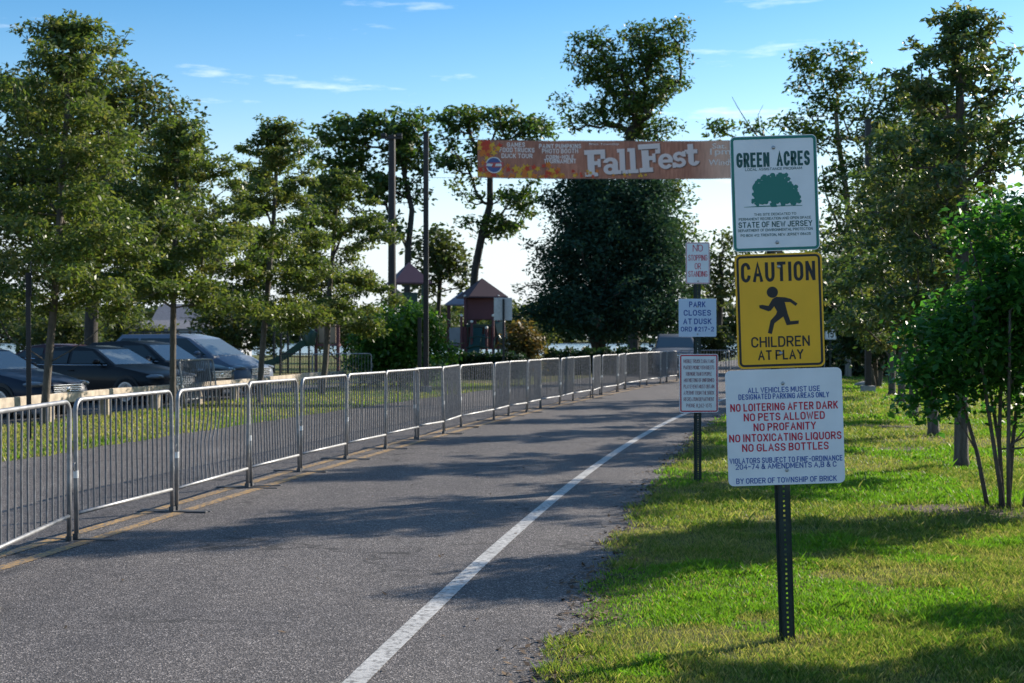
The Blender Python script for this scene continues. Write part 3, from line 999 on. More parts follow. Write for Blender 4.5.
tree('evergreen_tree', 'dense dark evergreen in front of the tall locust under the banner', b0,
     [b0, at(600, 300, y), at(598, 260, y), at(596, 220, y), at(594, 185, y)],
     pxblobs([(602, 308, 74, 26), (598, 265, 58, 42), (592, 215, 46, 44), (640, 265, 44, 50), (640, 215, 30, 40), (572, 300, 38, 28), (650, 310, 34, 22), (595, 180, 30, 24), (615, 240, 60, 60), (625, 185, 22, 20)], y),
     M['cedar_leaf'], M['bark_dark'], 260, 0.9, 70000, 0.23, 0.45, 0.3, 0.02, seed=25, flat=0.75, shell=0.40,
     wisps=[(at(px, py, 70 + dy), at(qx, qy, 70 + dy), 3) for px, py, qx, qy, dy in ((545, 250, 524, 243, 0), (540, 285, 514, 288, 1), (660, 240, 684, 230, 0), (670, 285, 697, 290, -1), (560, 210, 542, 200, 0), (640, 200, 664, 192, 0), (530, 310, 506, 318, 0), (675, 315, 700, 322, 0), (600, 180, 612, 158, 0), (585, 250, 570, 240, -4), (620, 285, 635, 280, -4), (600, 320, 590, 318, -5))])
y = 86
b0 = at(634, 0, y); b0.z = 0
tree('locust_tree', 'tallest tree with open tufted crown above the banner', b0,
     [b0, at(634, 280, y), at(634, 220, y), at(632, 170, y), at(630, 130, y)],
     pxblobs([(592, 38, 20, 10), (580, 55, 16, 14), (609, 50, 10, 12), (640, 36, 22, 12), (678, 26, 18, 9), (655, 52, 28, 16), (680, 50, 12, 18), (563, 98, 6, 9), (588, 78, 16, 8), (627, 72, 30, 18), (662, 82, 22, 14), (600, 70, 22, 18), (640, 95, 34, 14), (600, 112, 24, 16), (632, 112, 28, 18), (576, 124, 20, 10), (676, 128, 10, 12), (650, 130, 25, 14),
               (668, 195, 20, 26), (680, 245, 22, 32), (688, 285, 14, 24), (664, 165, 14, 16), (615, 92, 20, 8)], y),
     M['locust_leaf'], M['bark_dark'], 240, 0.72, 16500, 0.28, 0.5, 0.36, 0.025, GB, 26, flat=0.55, up=0.35, shell=0.6,
     bare=[([at(660, 110, y), at(668, 100, y), at(680, 87, y), at(687, 83, y)], 0.06)])
y = 84
b0 = at(772, 0, y); b0.z = 0
tree('open_tree', 'thin tree with a bare forked branch, mostly hidden behind the green and white sign', b0,
     [b0, at(772, 280, y), at(770, 220, y), at(765, 170, y), at(760, 140, y)],
     pxblobs([(724, 128, 13, 14), (742, 124, 6, 8), (762, 124, 14, 10), (775, 160, 30, 24), (790, 210, 30, 28), (770, 250, 30, 25), (815, 245, 14, 22)], y),
     M['locust_leaf'], M['bark_dark'], 55, 0.75, 3600, 0.32, 0.5, 0.22, 0.02, GB, 27,
     bare=[([at(760, 140, y), at(748, 124, y), at(738, 108, y), at(732, 97, y)], 0.045), ([at(760, 135, y), at(758, 115, y), at(763, 105, y)], 0.03)])
y = 100
b0 = at(718, 0, y); b0.z = 0
tree('small_tree', 'hazy green tree between the post with the small signs and the big yellow sign', b0, [b0, at(720, 310, y), at(722, 280, y), at(720, 255, y)],
     pxblobs([(715, 262, 14, 16), (726, 245, 10, 12), (720, 290, 22, 16), (735, 270, 14, 24)], y), M['far_leaf'], M['bark_dark'], 40, 0.9, 2200, 0.38, 0.5, 0.2, 0.02, seed=28)
y = 58
b0 = at(848, 0, y); b0.z = 0
tree('open_tree', 'tall thin-leaved tree with pale bare limbs just right of the green and white sign', b0,
     [b0, at(850, 300, y), at(852, 250, y), at(846, 190, y), at(838, 140, y), at(835, 100, y)],
     pxblobs([(806, 62, 13, 12), (798, 84, 12, 11), (837, 50, 11, 9), (857, 58, 9, 9), (833, 82, 20, 16), (866, 82, 11, 11), (820, 106, 18, 12), (858, 110, 18, 13), (790, 120, 12, 9), (898, 98, 16, 18), (815, 135, 14, 10), (845, 140, 16, 10), (830, 185, 10, 14), (840, 215, 10, 12), (885, 130, 20, 16), (870, 165, 18, 14), (825, 250, 6, 12), (842, 165, 14, 12), (856, 195, 16, 14), (838, 240, 14, 14), (868, 220, 18, 18)], y),
     M['locust_leaf'], M['bark_pale'], 150, 0.5, 9000, 0.22, 0.5, 0.13, 0.02, GB, 29, up=0.4,
     bare=[([at(852, 250, y), at(838, 225, y), at(826, 195, y), at(822, 165, y)], 0.07), ([at(850, 255, y), at(832, 250, y), at(820, 232, y)], 0.1)])

# far trees on the right, behind the row
GF = 'dark trees closing the far right of the lawn'
for i, (x, yy, h, rr, lab) in enumerate(((15.2, 66, 5.2, 2.6, 'dark bushy tree beside the small speed sign at the far end of the lawn'),
                                          (19.5, 62, 7.0, 3.4, 'dark round tree behind the far oaks of the right row'),
                                          (25.0, 60, 8.0, 3.8, 'dark tall tree behind the shrub at the right edge'),
                                          (17.5, 80, 6.5, 3.4, 'bluish tree farthest off behind the yellow sign'),
                                          (28, 74, 9.0, 4.4, 'high dark tree beyond the right edge of the lawn'))):
    b0 = Vector((x, yy, 0))
    tree('broadleaf_tree', lab, b0, [b0, b0 + Vector((0, 0, h * .3)), b0 + Vector((.1, 0, h * .55)), b0 + Vector((.1, 0, h * .75))],
         [(x, yy, h * .55, rr, rr, h * .32), (x - rr * .5, yy, h * .4, rr * .7, rr * .7, h * .25), (x + rr * .5, yy - .5, h * .42, rr * .7, rr * .7, h * .27), (x, yy, h * .8, rr * .55, rr * .55, h * .2), (x, yy - rr * .4, h * .25, rr * .8, rr * .6, h * .17)],
         M['locust_leaf'] if i != 3 else M['far_leaf'], M['bark_dark'], 110, 0.9, 8500, 0.34, 0.5, 0.2, 0.02, GF, 60 + i)
# trees seen below the left crowns, beyond the car park
GP = 'small trees beyond the car park'
for i, (px, yy, h, rr, lab) in enumerate(((60, 78, 3.4, 2.4, 'low bluish tree between the black sign post and the maple trunk'), (18, 84, 5.0, 2.8, 'small tree at the far left edge behind the cars'),
                                           (118, 88, 4.2, 2.6, 'small tree just right of the thick maple trunk'), (236, 74, 4.2, 2.2, 'small dark tree behind the blue minivan'), (522, 96, 4.6, 2.4, 'pale tree between the maroon tower and the dense evergreen'), (455, 104, 3.6, 3.0, 'low pale tree behind the grey-roofed play hut'), (345, 92, 4.0, 2.6, 'low tree behind the playground slide'))):
    b0 = at(px, 0, yy); b0.z = 0
    x = b0.x
    tree('small_tree', lab, b0, [b0, b0 + Vector((0, 0, h * .3)), b0 + Vector((0, 0, h * .6))],
         [(x, yy, h * .6, rr, rr, h * .33), (x - rr * .4, yy, h * .45, rr * .7, rr * .7, h * .25), (x + rr * .5, yy, h * .4, rr * .7, rr * .7, h * .25)],
         M['far_leaf'], M['bark_dark'], 60, 0.7, 3600, 0.3, 0.5, 0.13, 0.02, GP, 70 + i)

# bushes and hedges
y = 47
b0 = at(396, 0, y); b0.z = 0
shrub_multi('bush', 'bright green rounded bush behind the barriers at the foot of the banner pole', b0,
            pxblobs([(398, 335, 42, 30), (432, 335, 20, 24), (368, 350, 24, 20), (410, 312, 22, 14), (400, 362, 50, 24), (440, 350, 14, 20)], y),
            [at(385, 345, y), at(405, 340, y), at(425, 345, y)], M['bush_leaf'], 150, 0.34, 13000, 0.16, 81, 0.55, 0.03)
for i, (px, py, yy, w, h, m, lab) in enumerate(((524, 340, 58, 16, 22, 'autumn_leaf', 'small autumn-coloured bush right of the playground tower'), 
                                                (716, 338, 74, 20, 11, 'far_leaf', 'low pale bush behind the crosswise barriers'))):
    b0 = at(px, 0, yy); b0.z = 0
    shrub_multi('bush', lab, b0, pxblobs([(px, py, w, h), (px - w * .4, py + 12, w * .8, h * .7), (px + w * .4, py + 14, w * .8, h * .7)], yy),
                [at(px - 5, py, yy), at(px + 5, py, yy)], M[m], 50, 0.35, 2600, 0.2, 90 + i, 0.55, 0.03)


def hedge(label, a, c, h, w, seed, n):
    a, c = Vector(a), Vector(c)
    r = np.random.default_rng(seed)
    mid = (a + c) / 2
    root = thing('hedge', label, 'hedge', mid)
    f = r.uniform(0, 1, n)[:, None]
    P = np.array(a - mid)[None] * (1 - f) + np.array(c - mid)[None] * f
    top = h * (0.92 + 0.08 * np.sin(f[:, 0] * 40 + seed))
    P = P + np.stack([r.normal(0, .05, n), r.uniform(-w / 2, w / 2, n), top * r.uniform(0, 1, n) ** 0.7], 1)
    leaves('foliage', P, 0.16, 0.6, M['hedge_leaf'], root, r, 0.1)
    tb = MB()
    for k in range(max(3, int((c - a).length / 0.8))):
        q = (a - mid).lerp(c - mid, (k + .5) / max(3, int((c - a).length / 0.8)))
        tb.tube([q, q + Vector((.05, 0, h * .5)), q + Vector((.1, 0.05, h * .85))], [.03, .025, .012], 5)
    tb.build('stems', M['bark_dark'], root, fixn=False)


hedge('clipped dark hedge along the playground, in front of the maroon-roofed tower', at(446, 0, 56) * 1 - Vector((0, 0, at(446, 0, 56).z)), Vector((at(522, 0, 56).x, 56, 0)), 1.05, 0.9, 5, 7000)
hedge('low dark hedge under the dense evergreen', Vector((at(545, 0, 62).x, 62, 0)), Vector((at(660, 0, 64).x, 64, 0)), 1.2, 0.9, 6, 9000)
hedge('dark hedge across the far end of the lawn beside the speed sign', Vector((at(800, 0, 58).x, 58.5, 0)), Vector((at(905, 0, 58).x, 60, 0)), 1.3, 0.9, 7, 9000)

# far shore across the water
def shore():
    r = np.random.default_rng(9)
    n = 30000
    x = r.uniform(-420, 420, n)
    yy = 640 + r.uniform(-12, 12, n)
    top = 9 + 6 * vnoise(x, x * 0, 0.03, 3) + 5 * vnoise(x, x * 0, 0.13, 4)
    z = top * r.uniform(0, 1, n) ** 0.8
    leaves_o = leaves('far_shore_woods', np.stack([x, yy, z - 0.5], 1), 3.2, 0.8, M['far_leaf'], None, r, 0.0)
    tagp(leaves_o, 'wooded far shore across the water', 'woods', kind='stuff')
    g = MB()
    g.add([(-900, 620, -0.4), (900, 620, -0.4), (900, 760, 0.6), (-900, 760, 0.6)], [(0, 1, 2, 3)])
    tagp(g.build('far_shore', M['ground']), kind='structure')
shore()


# ------------------------------------------------------------------ lettering
def _E(cx, cy, rx, ry, a0, a1, n=9):
    return [(cx + rx * math.cos(math.radians(a0 + (a1 - a0) * i / n)), cy + ry * math.sin(math.radians(a0 + (a1 - a0) * i / n))) for i in range(n + 1)]


_O = _E(.5, .72, .5, .28, 90, 180, 5) + _E(.5, .28, .5, .28, 180, 360, 9) + _E(.5, .72, .5, .28, 0, 90, 5)
GL_ = {   # single-stroke capitals on a unit box: (relative width, strokes)
    'A': (.85, [[(0, 0), (.5, 1), (1, 0)], [(.19, .34), (.81, .34)]]),
    'B': (.75, [[(.55, .52), (0, .52), (0, 1), (.55, 1)] + _E(.62, .76, .34, .24, 90, -90, 6) + [(.5, .52)], [(0, .55), (0, 0), (.6, 0)] + _E(.64, .26, .36, .26, -90, 90, 6)]),
    'C': (.78, [_E(.5, .7, .5, .3, 10, 180, 8) + _E(.5, .3, .5, .3, 180, 350, 8)]),
    'D': (.78, [[(0, 0), (0, 1), (.5, 1)] + _E(.55, .6, .45, .4, 90, 0, 5) + _E(.55, .4, .45, .4, 0, -90, 5) + [(0, 0)]]),
    'E': (.66, [[(1, 1), (0, 1), (0, 0), (1, 0)], [(0, .52), (.8, .52)]]),
    'F': (.64, [[(1, 1), (0, 1), (0, 0)], [(0, .52), (.8, .52)]]),
    'G': (.80, [_E(.5, .7, .5, .3, 15, 180, 8) + _E(.5, .3, .5, .3, 180, 350, 8) + [(1, .46), (.58, .46)]]),
    'H': (.78, [[(0, 0), (0, 1)], [(1, 0), (1, 1)], [(0, .52), (1, .52)]]),
    'I': (.0, [[(.5, 0), (.5, 1)]]),
    'J': (.6, [[(1, 1), (1, .28)] + _E(.5, .28, .5, .28, 0, -170, 7)]),
    'K': (.76, [[(0, 0), (0, 1)], [(.97, 1), (.03, .42)], [(.34, .58), (1, 0)]]),
    'L': (.62, [[(0, 1), (0, 0), (1, 0)]]),
    'M': (.98, [[(0, 0), (0, 1)], [(.04, 1), (.5, .25), (.96, 1)], [(1, 1), (1, 0)]]),
    'N': (.80, [[(0, 0), (0, 1)], [(.03, .99), (.97, .01)], [(1, 0), (1, 1)]]),
    'O': (.80, [_O]),
    'P': (.74, [[(0, 0), (0, 1), (.6, 1)] + _E(.64, .74, .36, .26, 90, -90, 7) + [(0, .48)]]),
    'Q': (.80, [_O, [(.6, .25), (1, -.05)]]),
    'R': (.76, [[(0, 0), (0, 1), (.6, 1)] + _E(.64, .74, .36, .26, 90, -90, 7) + [(0, .48)], [(.5, .48), (1, 0)]]),
    'S': (.74, [_E(.5, .75, .48, .25, 15, 180, 8) + _E(.5, .75, .48, .25, 180, 270, 4)[1:] + _E(.5, .25, .5, .25, 90, -165, 11)[1:]]),
    'T': (.74, [[(0, 1), (1, 1)], [(.5, 1), (.5, 0)]]),
    'U': (.78, [[(0, 1), (0, .3)] + _E(.5, .3, .5, .3, 180, 360, 9) + [(1, 1)]]),
    'V': (.82, [[(0, 1), (.5, 0), (1, 1)]]),
    'W': (1.1, [[(0, 1), (.25, 0), (.5, .85), (.75, 0), (1, 1)]]),
    'X': (.8, [[(0, 0), (1, 1)], [(0, 1), (1, 0)]]),
    'Y': (.8, [[(0, 1), (.5, .5), (1, 1)], [(.5, .5), (.5, 0)]]),
    'Z': (.75, [[(0, 1), (1, 1), (0, 0), (1, 0)]]),
    '0': (.7, [_O]), '1': (.25, [[(0, .8), (.9, 1), (.9, 0)]]),
    '2': (.7, [_E(.5, .72, .5, .28, 165, -20, 8) + [(0, 0), (1, 0)]]),
    '4': (.74, [[(.75, 0), (.75, 1), (0, .3), (1, .3)]]),
    '5': (.7, [[(.95, 1), (.1, 1), (.05, .55)] + _E(.48, .31, .5, .31, 120, -150, 10)]),
    '6': (.7, [[(.8, 1)] + _E(.5, .3, .5, .3, 150, -210, 14)]),
    '7': (.7, [[(0, 1), (1, 1), (.35, 0)]]),
    '8': (.7, [_E(.5, .75, .42, .25, -90, 270, 12), _E(.5, .25, .5, .25, 90, 450, 12)]),
    '-': (.5, [[(0, .5), (1, .5)]]), '.': (.05, [[(.5, 0), (.5, .1)]]), ',': (.1, [[(.6, .1), (.3, -.15)]]),
    '#': (.8, [[(.25, 0), (.4, 1)], [(.6, 0), (.75, 1)], [(0, .33), (.95, .33)], [(.05, .67), (1, .67)]]),
    '&': (.85, [[(1, 0), (.25, .68)] + _E(.45, .8, .24, .2, 200, -20, 8) + [(.1, .4)] + _E(.4, .22, .4, .22, 140, 300, 7) + [(.95, .45)]]),
}


def stroke_text(mb, s, cx, cz, w, h, t, yoff):
    """lettering of one pen width t whose ink fills w x h round (cx, cz), facing -Y"""
    pos, x = [], 0.0
    gap, space = .30, .52
    for ch in s:
        if ch == ' ':
            x += space; continue
        gw = GL_[ch][0]
        pos.append((ch, x, gw)); x += gw + gap
    kz = h - t
    ng = len(pos) - 1
    ns = s.count(' ')
    ga = t * 1.75                                   # clear gap between neighbouring strokes
    sumw = sum(p[2] for p in pos) + ns * .42
    kx = (w - t - ng * ga) / sumw
    if kx < kz * .45:                               # narrow line: squeeze the gaps instead
        ga = max(t * 1.35, (w - t - sumw * kz * .45) / max(1, ng)); kx = (w - t - ng * ga) / sumw
    pos, x = [], 0.0
    for ch in s:
        if ch == ' ':
            x += .42 * kx; continue
        pos.append((ch, x, GL_[ch][0])); x += GL_[ch][0] * kx + ga
    q = 0
    for ch, x0, gw in pos:
        for st in GL_[ch][1]:
            P = [np.array((cx - (w - t) / 2 + x0 + p[0] * gw * kx, cz - kz / 2 + p[1] * kz)) for p in st]
            P = [p for i, p in enumerate(P) if i == 0 or np.linalg.norm(p - P[i - 1]) > 1e-6]
            n = len(P)
            closed = np.linalg.norm(P[0] - P[-1]) < 1e-5
            D = [(P[i + 1] - P[i]) / np.linalg.norm(P[i + 1] - P[i]) for i in range(n - 1)]
            L_, R_ = [], []
            for i in range(n):
                a = D[i - 1] if i > 0 else (D[-1] if closed else D[0])
                b2 = D[i] if i < n - 1 else (D[0] if closed else D[-1])
                m_ = a + b2
                nm = np.linalg.norm(m_)
                m_ = m_ / nm if nm > 0.2 else b2
                nn = np.array((-m_[1], m_[0]))
                k = 1 / max(0.55, float(np.dot(nn, (-b2[1], b2[0]))))
                p = P[i]
                if not closed and i == 0: p = p - D[0] * t * .42
                if not closed and i == n - 1: p = p + D[-1] * t * .42
                L_.append(p + nn * t / 2 * k); R_.append(p - nn * t / 2 * k)
            y = yoff - 0.00002 * (q % 4); q += 1
            mb.add([(p[0], y, p[1]) for p in L_] + [(p[0], y, p[1]) for p in R_], [(i, i + 1, n + i + 1, n + i) for i in range(n - 1)])


_fc = {}
def text_mesh(s, bold=0.0):
    key = (s, bold)
    if key in _fc: return _fc[key]
    cu = bpy.data.curves.new('t', 'FONT')
    cu.body = s
    cu.align_x = 'CENTER'
    cu.offset = bold
    cu.resolution_u = 4
    o = bpy.data.objects.new('t', cu)
    COL.objects.link(o)
    dg = bpy.context.evaluated_depsgraph_get()
    me = bpy.data.meshes.new_from_object(o.evaluated_get(dg))
    V = np.array([v.co[:2] for v in me.vertices])
    F = [tuple(p.vertices) for p in me.polygons]
    bpy.data.objects.remove(o); bpy.data.curves.remove(cu); bpy.data.meshes.remove(me)
    lo, hi = V.min(0), V.max(0)
    V = (V - (lo + hi) / 2) / (hi - lo)
    _fc[key] = (V, F)
    return V, F


def put_text(mb, s, cx, cz, w, h, yoff, bold=0.012, rot=0.0):
    """flat lettering facing -Y, its ink box w x h centred at (cx, cz)"""
    V, F = text_mesh(s, bold)
    c, sn = math.cos(rot), math.sin(rot)
    vs = []
    for p in V:
        a, b = p[0] * w, p[1] * h
        vs.append((cx + a * c - b * sn, yoff, cz + a * sn + b * c))
    mb.add(vs, F)


def rrect(w, h, r, n=6):
    pts = []
    for cx, cy, a0 in ((w / 2 - r, h / 2 - r, 0), (-w / 2 + r, h / 2 - r, 90), (-w / 2 + r, -h / 2 + r, 180), (w / 2 - r, -h / 2 + r, 270)):
        for i in range(n + 1):
            a = math.radians(a0 + 90 * i / n)
            pts.append((cx + r * math.cos(a), cy + r * math.sin(a)))
    return pts


def ring(mb, w, h, r, t, y):
    a, b = rrect(w, h, r), rrect(w - 2 * t, h - 2 * t, max(0.002, r - t))
    n = len(a)
    mb.add([(p[0], y, p[1]) for p in a] + [(p[0], y, p[1]) for p in b], [(i, (i + 1) % n, (i + 1) % n + n, i + n) for i in range(n)])


def panel(parent, w, h, r, m, cz, cx=0.0, label=None, bolts=(), border=None, y=-0.045, ry=0.0):
    """sign plate: an Empty-free mesh, with its border and bolts as children. returns the plate"""
    b = MB(); b.prism(rrect(w, h, r), 0.0, 0.003)
    o = b.build('sign_panel', [m], parent)
    o.location = (cx, y, cz)
    o.rotation_euler = (0, ry, 0)
    if label: o['label'] = label
    if border:
        for (inset, t, mm, rr) in border:
            k = MB(); ring(k, w - 2 * inset, h - 2 * inset, rr, t, -0.0008)
            k.build('border', mm, o, fixn=False)
    for (bx, bz) in bolts:
        k = MB(); k.lathe([(0.010, 0.0), (0.010, -0.002), (0.006, -0.006), (0.003, -0.008)], 10, (bx, -0.001, bz), 'Y')
        k.build('bolt', M['bolt'], o)
    return o


def post_channel(parent, H, w=0.065, d=0.032):
    """hat-section sign post with a row of punched holes"""
    b = MB()
    hw = 0.011
    hole, pitch = 0.011, 0.026
    z0 = -0.3
    for s in (-1, 1):
        b.box((s * (w * .30 + hw / 2) / 2, -d / 2, (H + z0) / 2), (w * .30 - hw / 2, 0.004, H - z0))
    z = 0.02
    while z < H - 0.02:
        b.box((0, -d / 2, z + pitch / 2), (hw, 0.0036, pitch - hole))
        z += pitch
    b.box((0, -d / 2, -0.14), (hw, 0.0036, 0.3))
    for s in (-1, 1):
        b.box((s * w * .30, 0.002, (H + z0) / 2), (0.004, d, H - z0))
        b.box((s * w * .40, d / 2, (H + z0) / 2), (w * .20, 0.004, H - z0))
    return b.build('post', M['post'], parent)


# ------------------------------------------------------------------ the near sign post
K1 = 4.8776                                        # crop pixels per photo pixel where the lettering was measured
def mapper(ccx, ccy, ppm, tilt):
    """crop pixel to plate coordinates"""
    c, s = math.cos(tilt), math.sin(tilt)
    def f(px, py):
        dx, dz = (px - ccx) / ppm, -(py - ccy) / ppm
        return dx * c + dz * s, -dx * s + dz * c
    return f


PB = gp(788, 640)
PPM = FPX / PB.y
lean = math.radians(1.9)
sp = thing('sign_post', 'near dark post with three big park signs, yellow caution sign in the middle', 'sign', PB, rot=(0, -lean, 0))
zc = lambda py: CAMZ - (py - HORZ) / PPM * 1.0
post_channel(sp, zc(141), 0.084, 0.036)
TL = math.radians(1.75)
# top: green and white
S1 = panel(sp, 0.462, 0.615, 0.028, M['sheet_white'], zc(193.8), 0.0, 'white sign with teal border and teal tree', bolts=[(0.0, 0.243), (0.004, -0.262)], border=[(0.004, 0.014, M['ink_green'], 0.024)])
mp1 = mapper(271, 365, K1 * PPM, TL)
def line(b, f, s, px, py, w, h, ppm, bold=0.012, yo=-0.0012):
    cx, cz = f(px, py)
    stroke_text(b, s, cx, cz, w / ppm, h / ppm, bold * h / ppm, yo)
KP = K1 * PPM
b = MB()
line(b, mp1, 'GREEN', 165, 204, 160, 72, KP, 0.17)
line(b, mp1, 'ACRES', 360, 196, 162, 72, KP, 0.17)
line(b, mp1, 'STATE OF NEW JERSEY', 273, 515, 358, 28, KP, 0.16)
for s, px, py, w, h in (('LOCAL ASSISTANCE PROGRAM', 265, 247, 276, 12), ('THIS SITE DEDICATED TO', 272, 466, 204, 11), ('PERMANENT RECREATION AND OPEN SPACE', 271, 487, 350, 12),
                        ('DEPARTMENT OF ENVIRONMENTAL PROTECTION', 273, 542, 362, 12), ('PO BOX 412 TRENTON, NEW JERSEY 08625', 275, 566, 340, 12)):
    line(b, mp1, s, px, py, w, h + 1, KP, 0.15)
b.build('lettering', M['ink_dark_green'], S1, fixn=False)
b = MB()
r = np.random.default_rng(4)
kk = 0
def disc(mb, cx, cz, rad, y, n=9, ph=0.0, wob=0.25):
    pts = [(cx + rad * (1 + wob * r.uniform(-1, 1)) * math.cos(2 * PI * i / n + ph), y, cz + rad * (1 + wob * r.uniform(-1, 1)) * math.sin(2 * PI * i / n + ph)) for i in range(n)]
    mb.add(pts, [tuple(range(n))])
outline = [(165, 400), (168, 370), (180, 350), (165, 335), (185, 318), (205, 312), (215, 292), (240, 288), (262, 280), (290, 278), (315, 285), (330, 300), (345, 318), (362, 335), (378, 355), (388, 380), (392, 402), (370, 412), (340, 408), (312, 415), (285, 402), (255, 404), (225, 412), (200, 408), (180, 415)]
oc = [mp1(272 + (p[0] - 272) * .94, 355 + (p[1] - 355) * .94) for p in outline]
b.add([(p[0], -.00075, p[1]) for p in oc], [tuple(range(len(oc)))])
for (ox, oy) in outline:
    for q in range(6):
        f = r.uniform(.85, 1.02)
        x, z = mp1(272 + (ox - 272) * f + r.normal() * 5, 355 + (oy - 355) * f + r.normal() * 5)
        disc(b, x, z, r.uniform(6, 12) / KP, -0.0008 - 0.000006 * kk, 8, r.uniform(0, 6)); kk += 1
x0, z0 = mp1(262, 390); x1, z1 = mp1(268, 432)
b.add([(x0 - .007, -.0009, z0), (x0 + .007, -.0009, z0), (x1 + .016, -.0009, z1), (x1 - .016, -.0009, z1)], [(0, 1, 2, 3)])
x0, z0 = mp1(122, 434); x1, z1 = mp1(404, 426)
b.add([(x0, -.00095, z0), (x1, -.00095, z1), (x1, -.00095, z1 + .003), (x0 + .1, -.00095, z0 + .006), (x0, -.00095, z0 + .002)], [(0, 1, 2, 3, 4)])
b.build('tree_emblem', M['ink_green'], S1, fixn=False)
# middle: caution
S2 = panel(sp, 0.465, 0.610, 0.030, M['sheet_yellow'], zc(310.6), 0.006, 'yellow caution sign with a running child', bolts=[(0.003, 0.234), (-0.002, -0.227)], border=[(0.009, 0.012, M['ink_black'], 0.026)])
mp2 = mapper(267, 347, KP, TL)
b = MB()
line(b, mp2, 'CAUTION', 259, 158, 360, 96, KP, 0.155)
line(b, mp2, 'CHILDREN', 270, 497, 284, 52, KP, 0.15)
line(b, mp2, 'AT PLAY', 271, 561, 220, 48, KP, 0.16)
b.build('lettering', M['ink_black'], S2, fixn=False)
b = MB()
hx, hz = mp2(231, 258)
b.add([(hx + .030 * math.cos(2 * PI * i / 24), -.001, hz + .030 * math.sin(2 * PI * i / 24)) for i in range(24)], [tuple(range(24))])
body = [(232, 290), (212, 324), (182, 319), (167, 321), (169, 335), (212, 350), (223, 347), (240, 326), (254, 352), (248, 366), (222, 395), (209, 455), (228, 461), (241, 408), (284, 376), (300, 418), (358, 411), (359, 395), (318, 398), (306, 364), (291, 306), (318, 306), (344, 325), (353, 313), (320, 290), (294, 283), (250, 280)]
pts = [mp2(*p) for p in body]
b.add([(p[0], -.0011, p[1]) for p in pts], [tuple(range(len(pts)))])
b.build('running_child_symbol', M['ink_black'], S2, fixn=False)
# bottom: white rules
S3 = panel(sp, 0.622, 0.617, 0.030, M['sheet_white'], zc(426.2), 0.014, 'square white rules sign in red and blue letters', bolts=[(-0.005, 0.232), (0.002, -0.231)])
mp3 = mapper(333, 324, KP, TL)
b = MB()
for s, px, py, w in (('NO LOITERING AFTER DARK', 328, 225, 522), ('NO PETS ALLOWED', 329, 273, 394), ('NO PROFANITY', 331, 322, 303), ('NO INTOXICATING LIQUORS', 334, 373, 545), ('NO GLASS BOTTLES', 334, 421, 420)):
    line(b, mp3, s, px, py, w, 38, KP, 0.165)
b.build('lettering', M['ink_red'], S3, fixn=False)
b = MB()
for s, px, py, w in (('ALL VEHICLES MUST USE', 327, 143, 350), ('DESIGNATED PARKING AREAS ONLY', 327, 174, 440), ('VIOLATORS SUBJECT TO FINE-ORDINANCE', 337, 483, 548), ('204-74 & AMENDMENTS A,B & C', 337, 512, 490), ('BY ORDER OF TOWNSHIP OF BRICK', 339, 581, 488)):
    line(b, mp3, s, px, py, w, 27, KP, 0.15)
b.build('lettering', M['ink_blue'], S3, fixn=False)

# ------------------------------------------------------------------ the second sign post
PB2 = gp(698, 481)
P2 = FPX / PB2.y
sp2 = thing('sign_post', 'farther dark post with three small signs, red-bordered notice lowest', 'sign', PB2, rot=(0, math.radians(-0.2), 0))
z2 = lambda py: CAMZ - (py - HORZ) / P2
post_channel(sp2, z2(243), 0.085, 0.036)
KA = 6.218 * P2
A1 = panel(sp2, 0.272, 0.470, 0.022, M['sheet_white'], z2(263.3), 0.0, 'small white no stopping sign with red letters', bolts=[(0, .205), (0.002, -.205)], border=[(0.005, 0.006, M['ink_red'], 0.018)])
b = MB()
for s, dz, w, h in (('NO', 38, 62, 42), ('STOPPING', -22, 118, 36), ('OR', -74, 38, 38), ('STANDING', -122, 118, 36)):
    stroke_text(b, s, 0, (dz + 44) / KA * 1.0 + 0.02, w / KA, h / KA, .10 * h / KA, -0.0012)
b.build('lettering', M['ink_red'], A1, fixn=False)
A2 = panel(sp2, 0.425, 0.430, 0.012, mat('pale_blue_sign_sheeting', (0.60, 0.70, 0.86), 0.42), z2(317.8), -0.005, 'square white sign with blue letters', bolts=[(0, .125), (0, -.185)])
b = MB()
for s, dz, w, h in (('PARK', 90, 102, 36), ('CLOSES', 38, 170, 36), ('AT DUSK', -15, 176, 36), ('ORD #217-2', -63, 206, 30)):
    stroke_text(b, s, -0.002, (dz - 14) / KA + 0.012, w / KA, h / KA, .175 * h / KA, -0.0012)
b.build('lettering', M['ink_blue'], A2, fixn=False)
A3 = panel(sp2, 0.440, 0.662, 0.028, M['sheet_white'], z2(383.2), 0.008, 'white notice with red border', bolts=[(-0.005, .265), (0, -.27)], border=[(0.008, 0.015, M['ink_red'], 0.022)])
b = MB()
rows = ('MOBILE TRUCK CARAVANS', 'PARTIES PICNIC WITH GUESTS', 'FOR MORE THAN 15 PEOPLE', 'ANY MEETING OF UNIFORMED', 'PLAY EVENT MUST OBTAIN', 'A PERMIT FROM THE BRICK', 'RECREATION DEPARTMENT', 'PHONE # 262-1075')
for i, s in enumerate(rows):
    stroke_text(b, s, 0, 0.250 - i * 0.0715, 0.345 * (0.84 if i in (2, 7) else 1.0), 0.043, 0.0042, -0.0012)
b.build('lettering', mat('faded_red_brown_ink', (0.26, 0.07, 0.10), 0.55), A3, fixn=False)

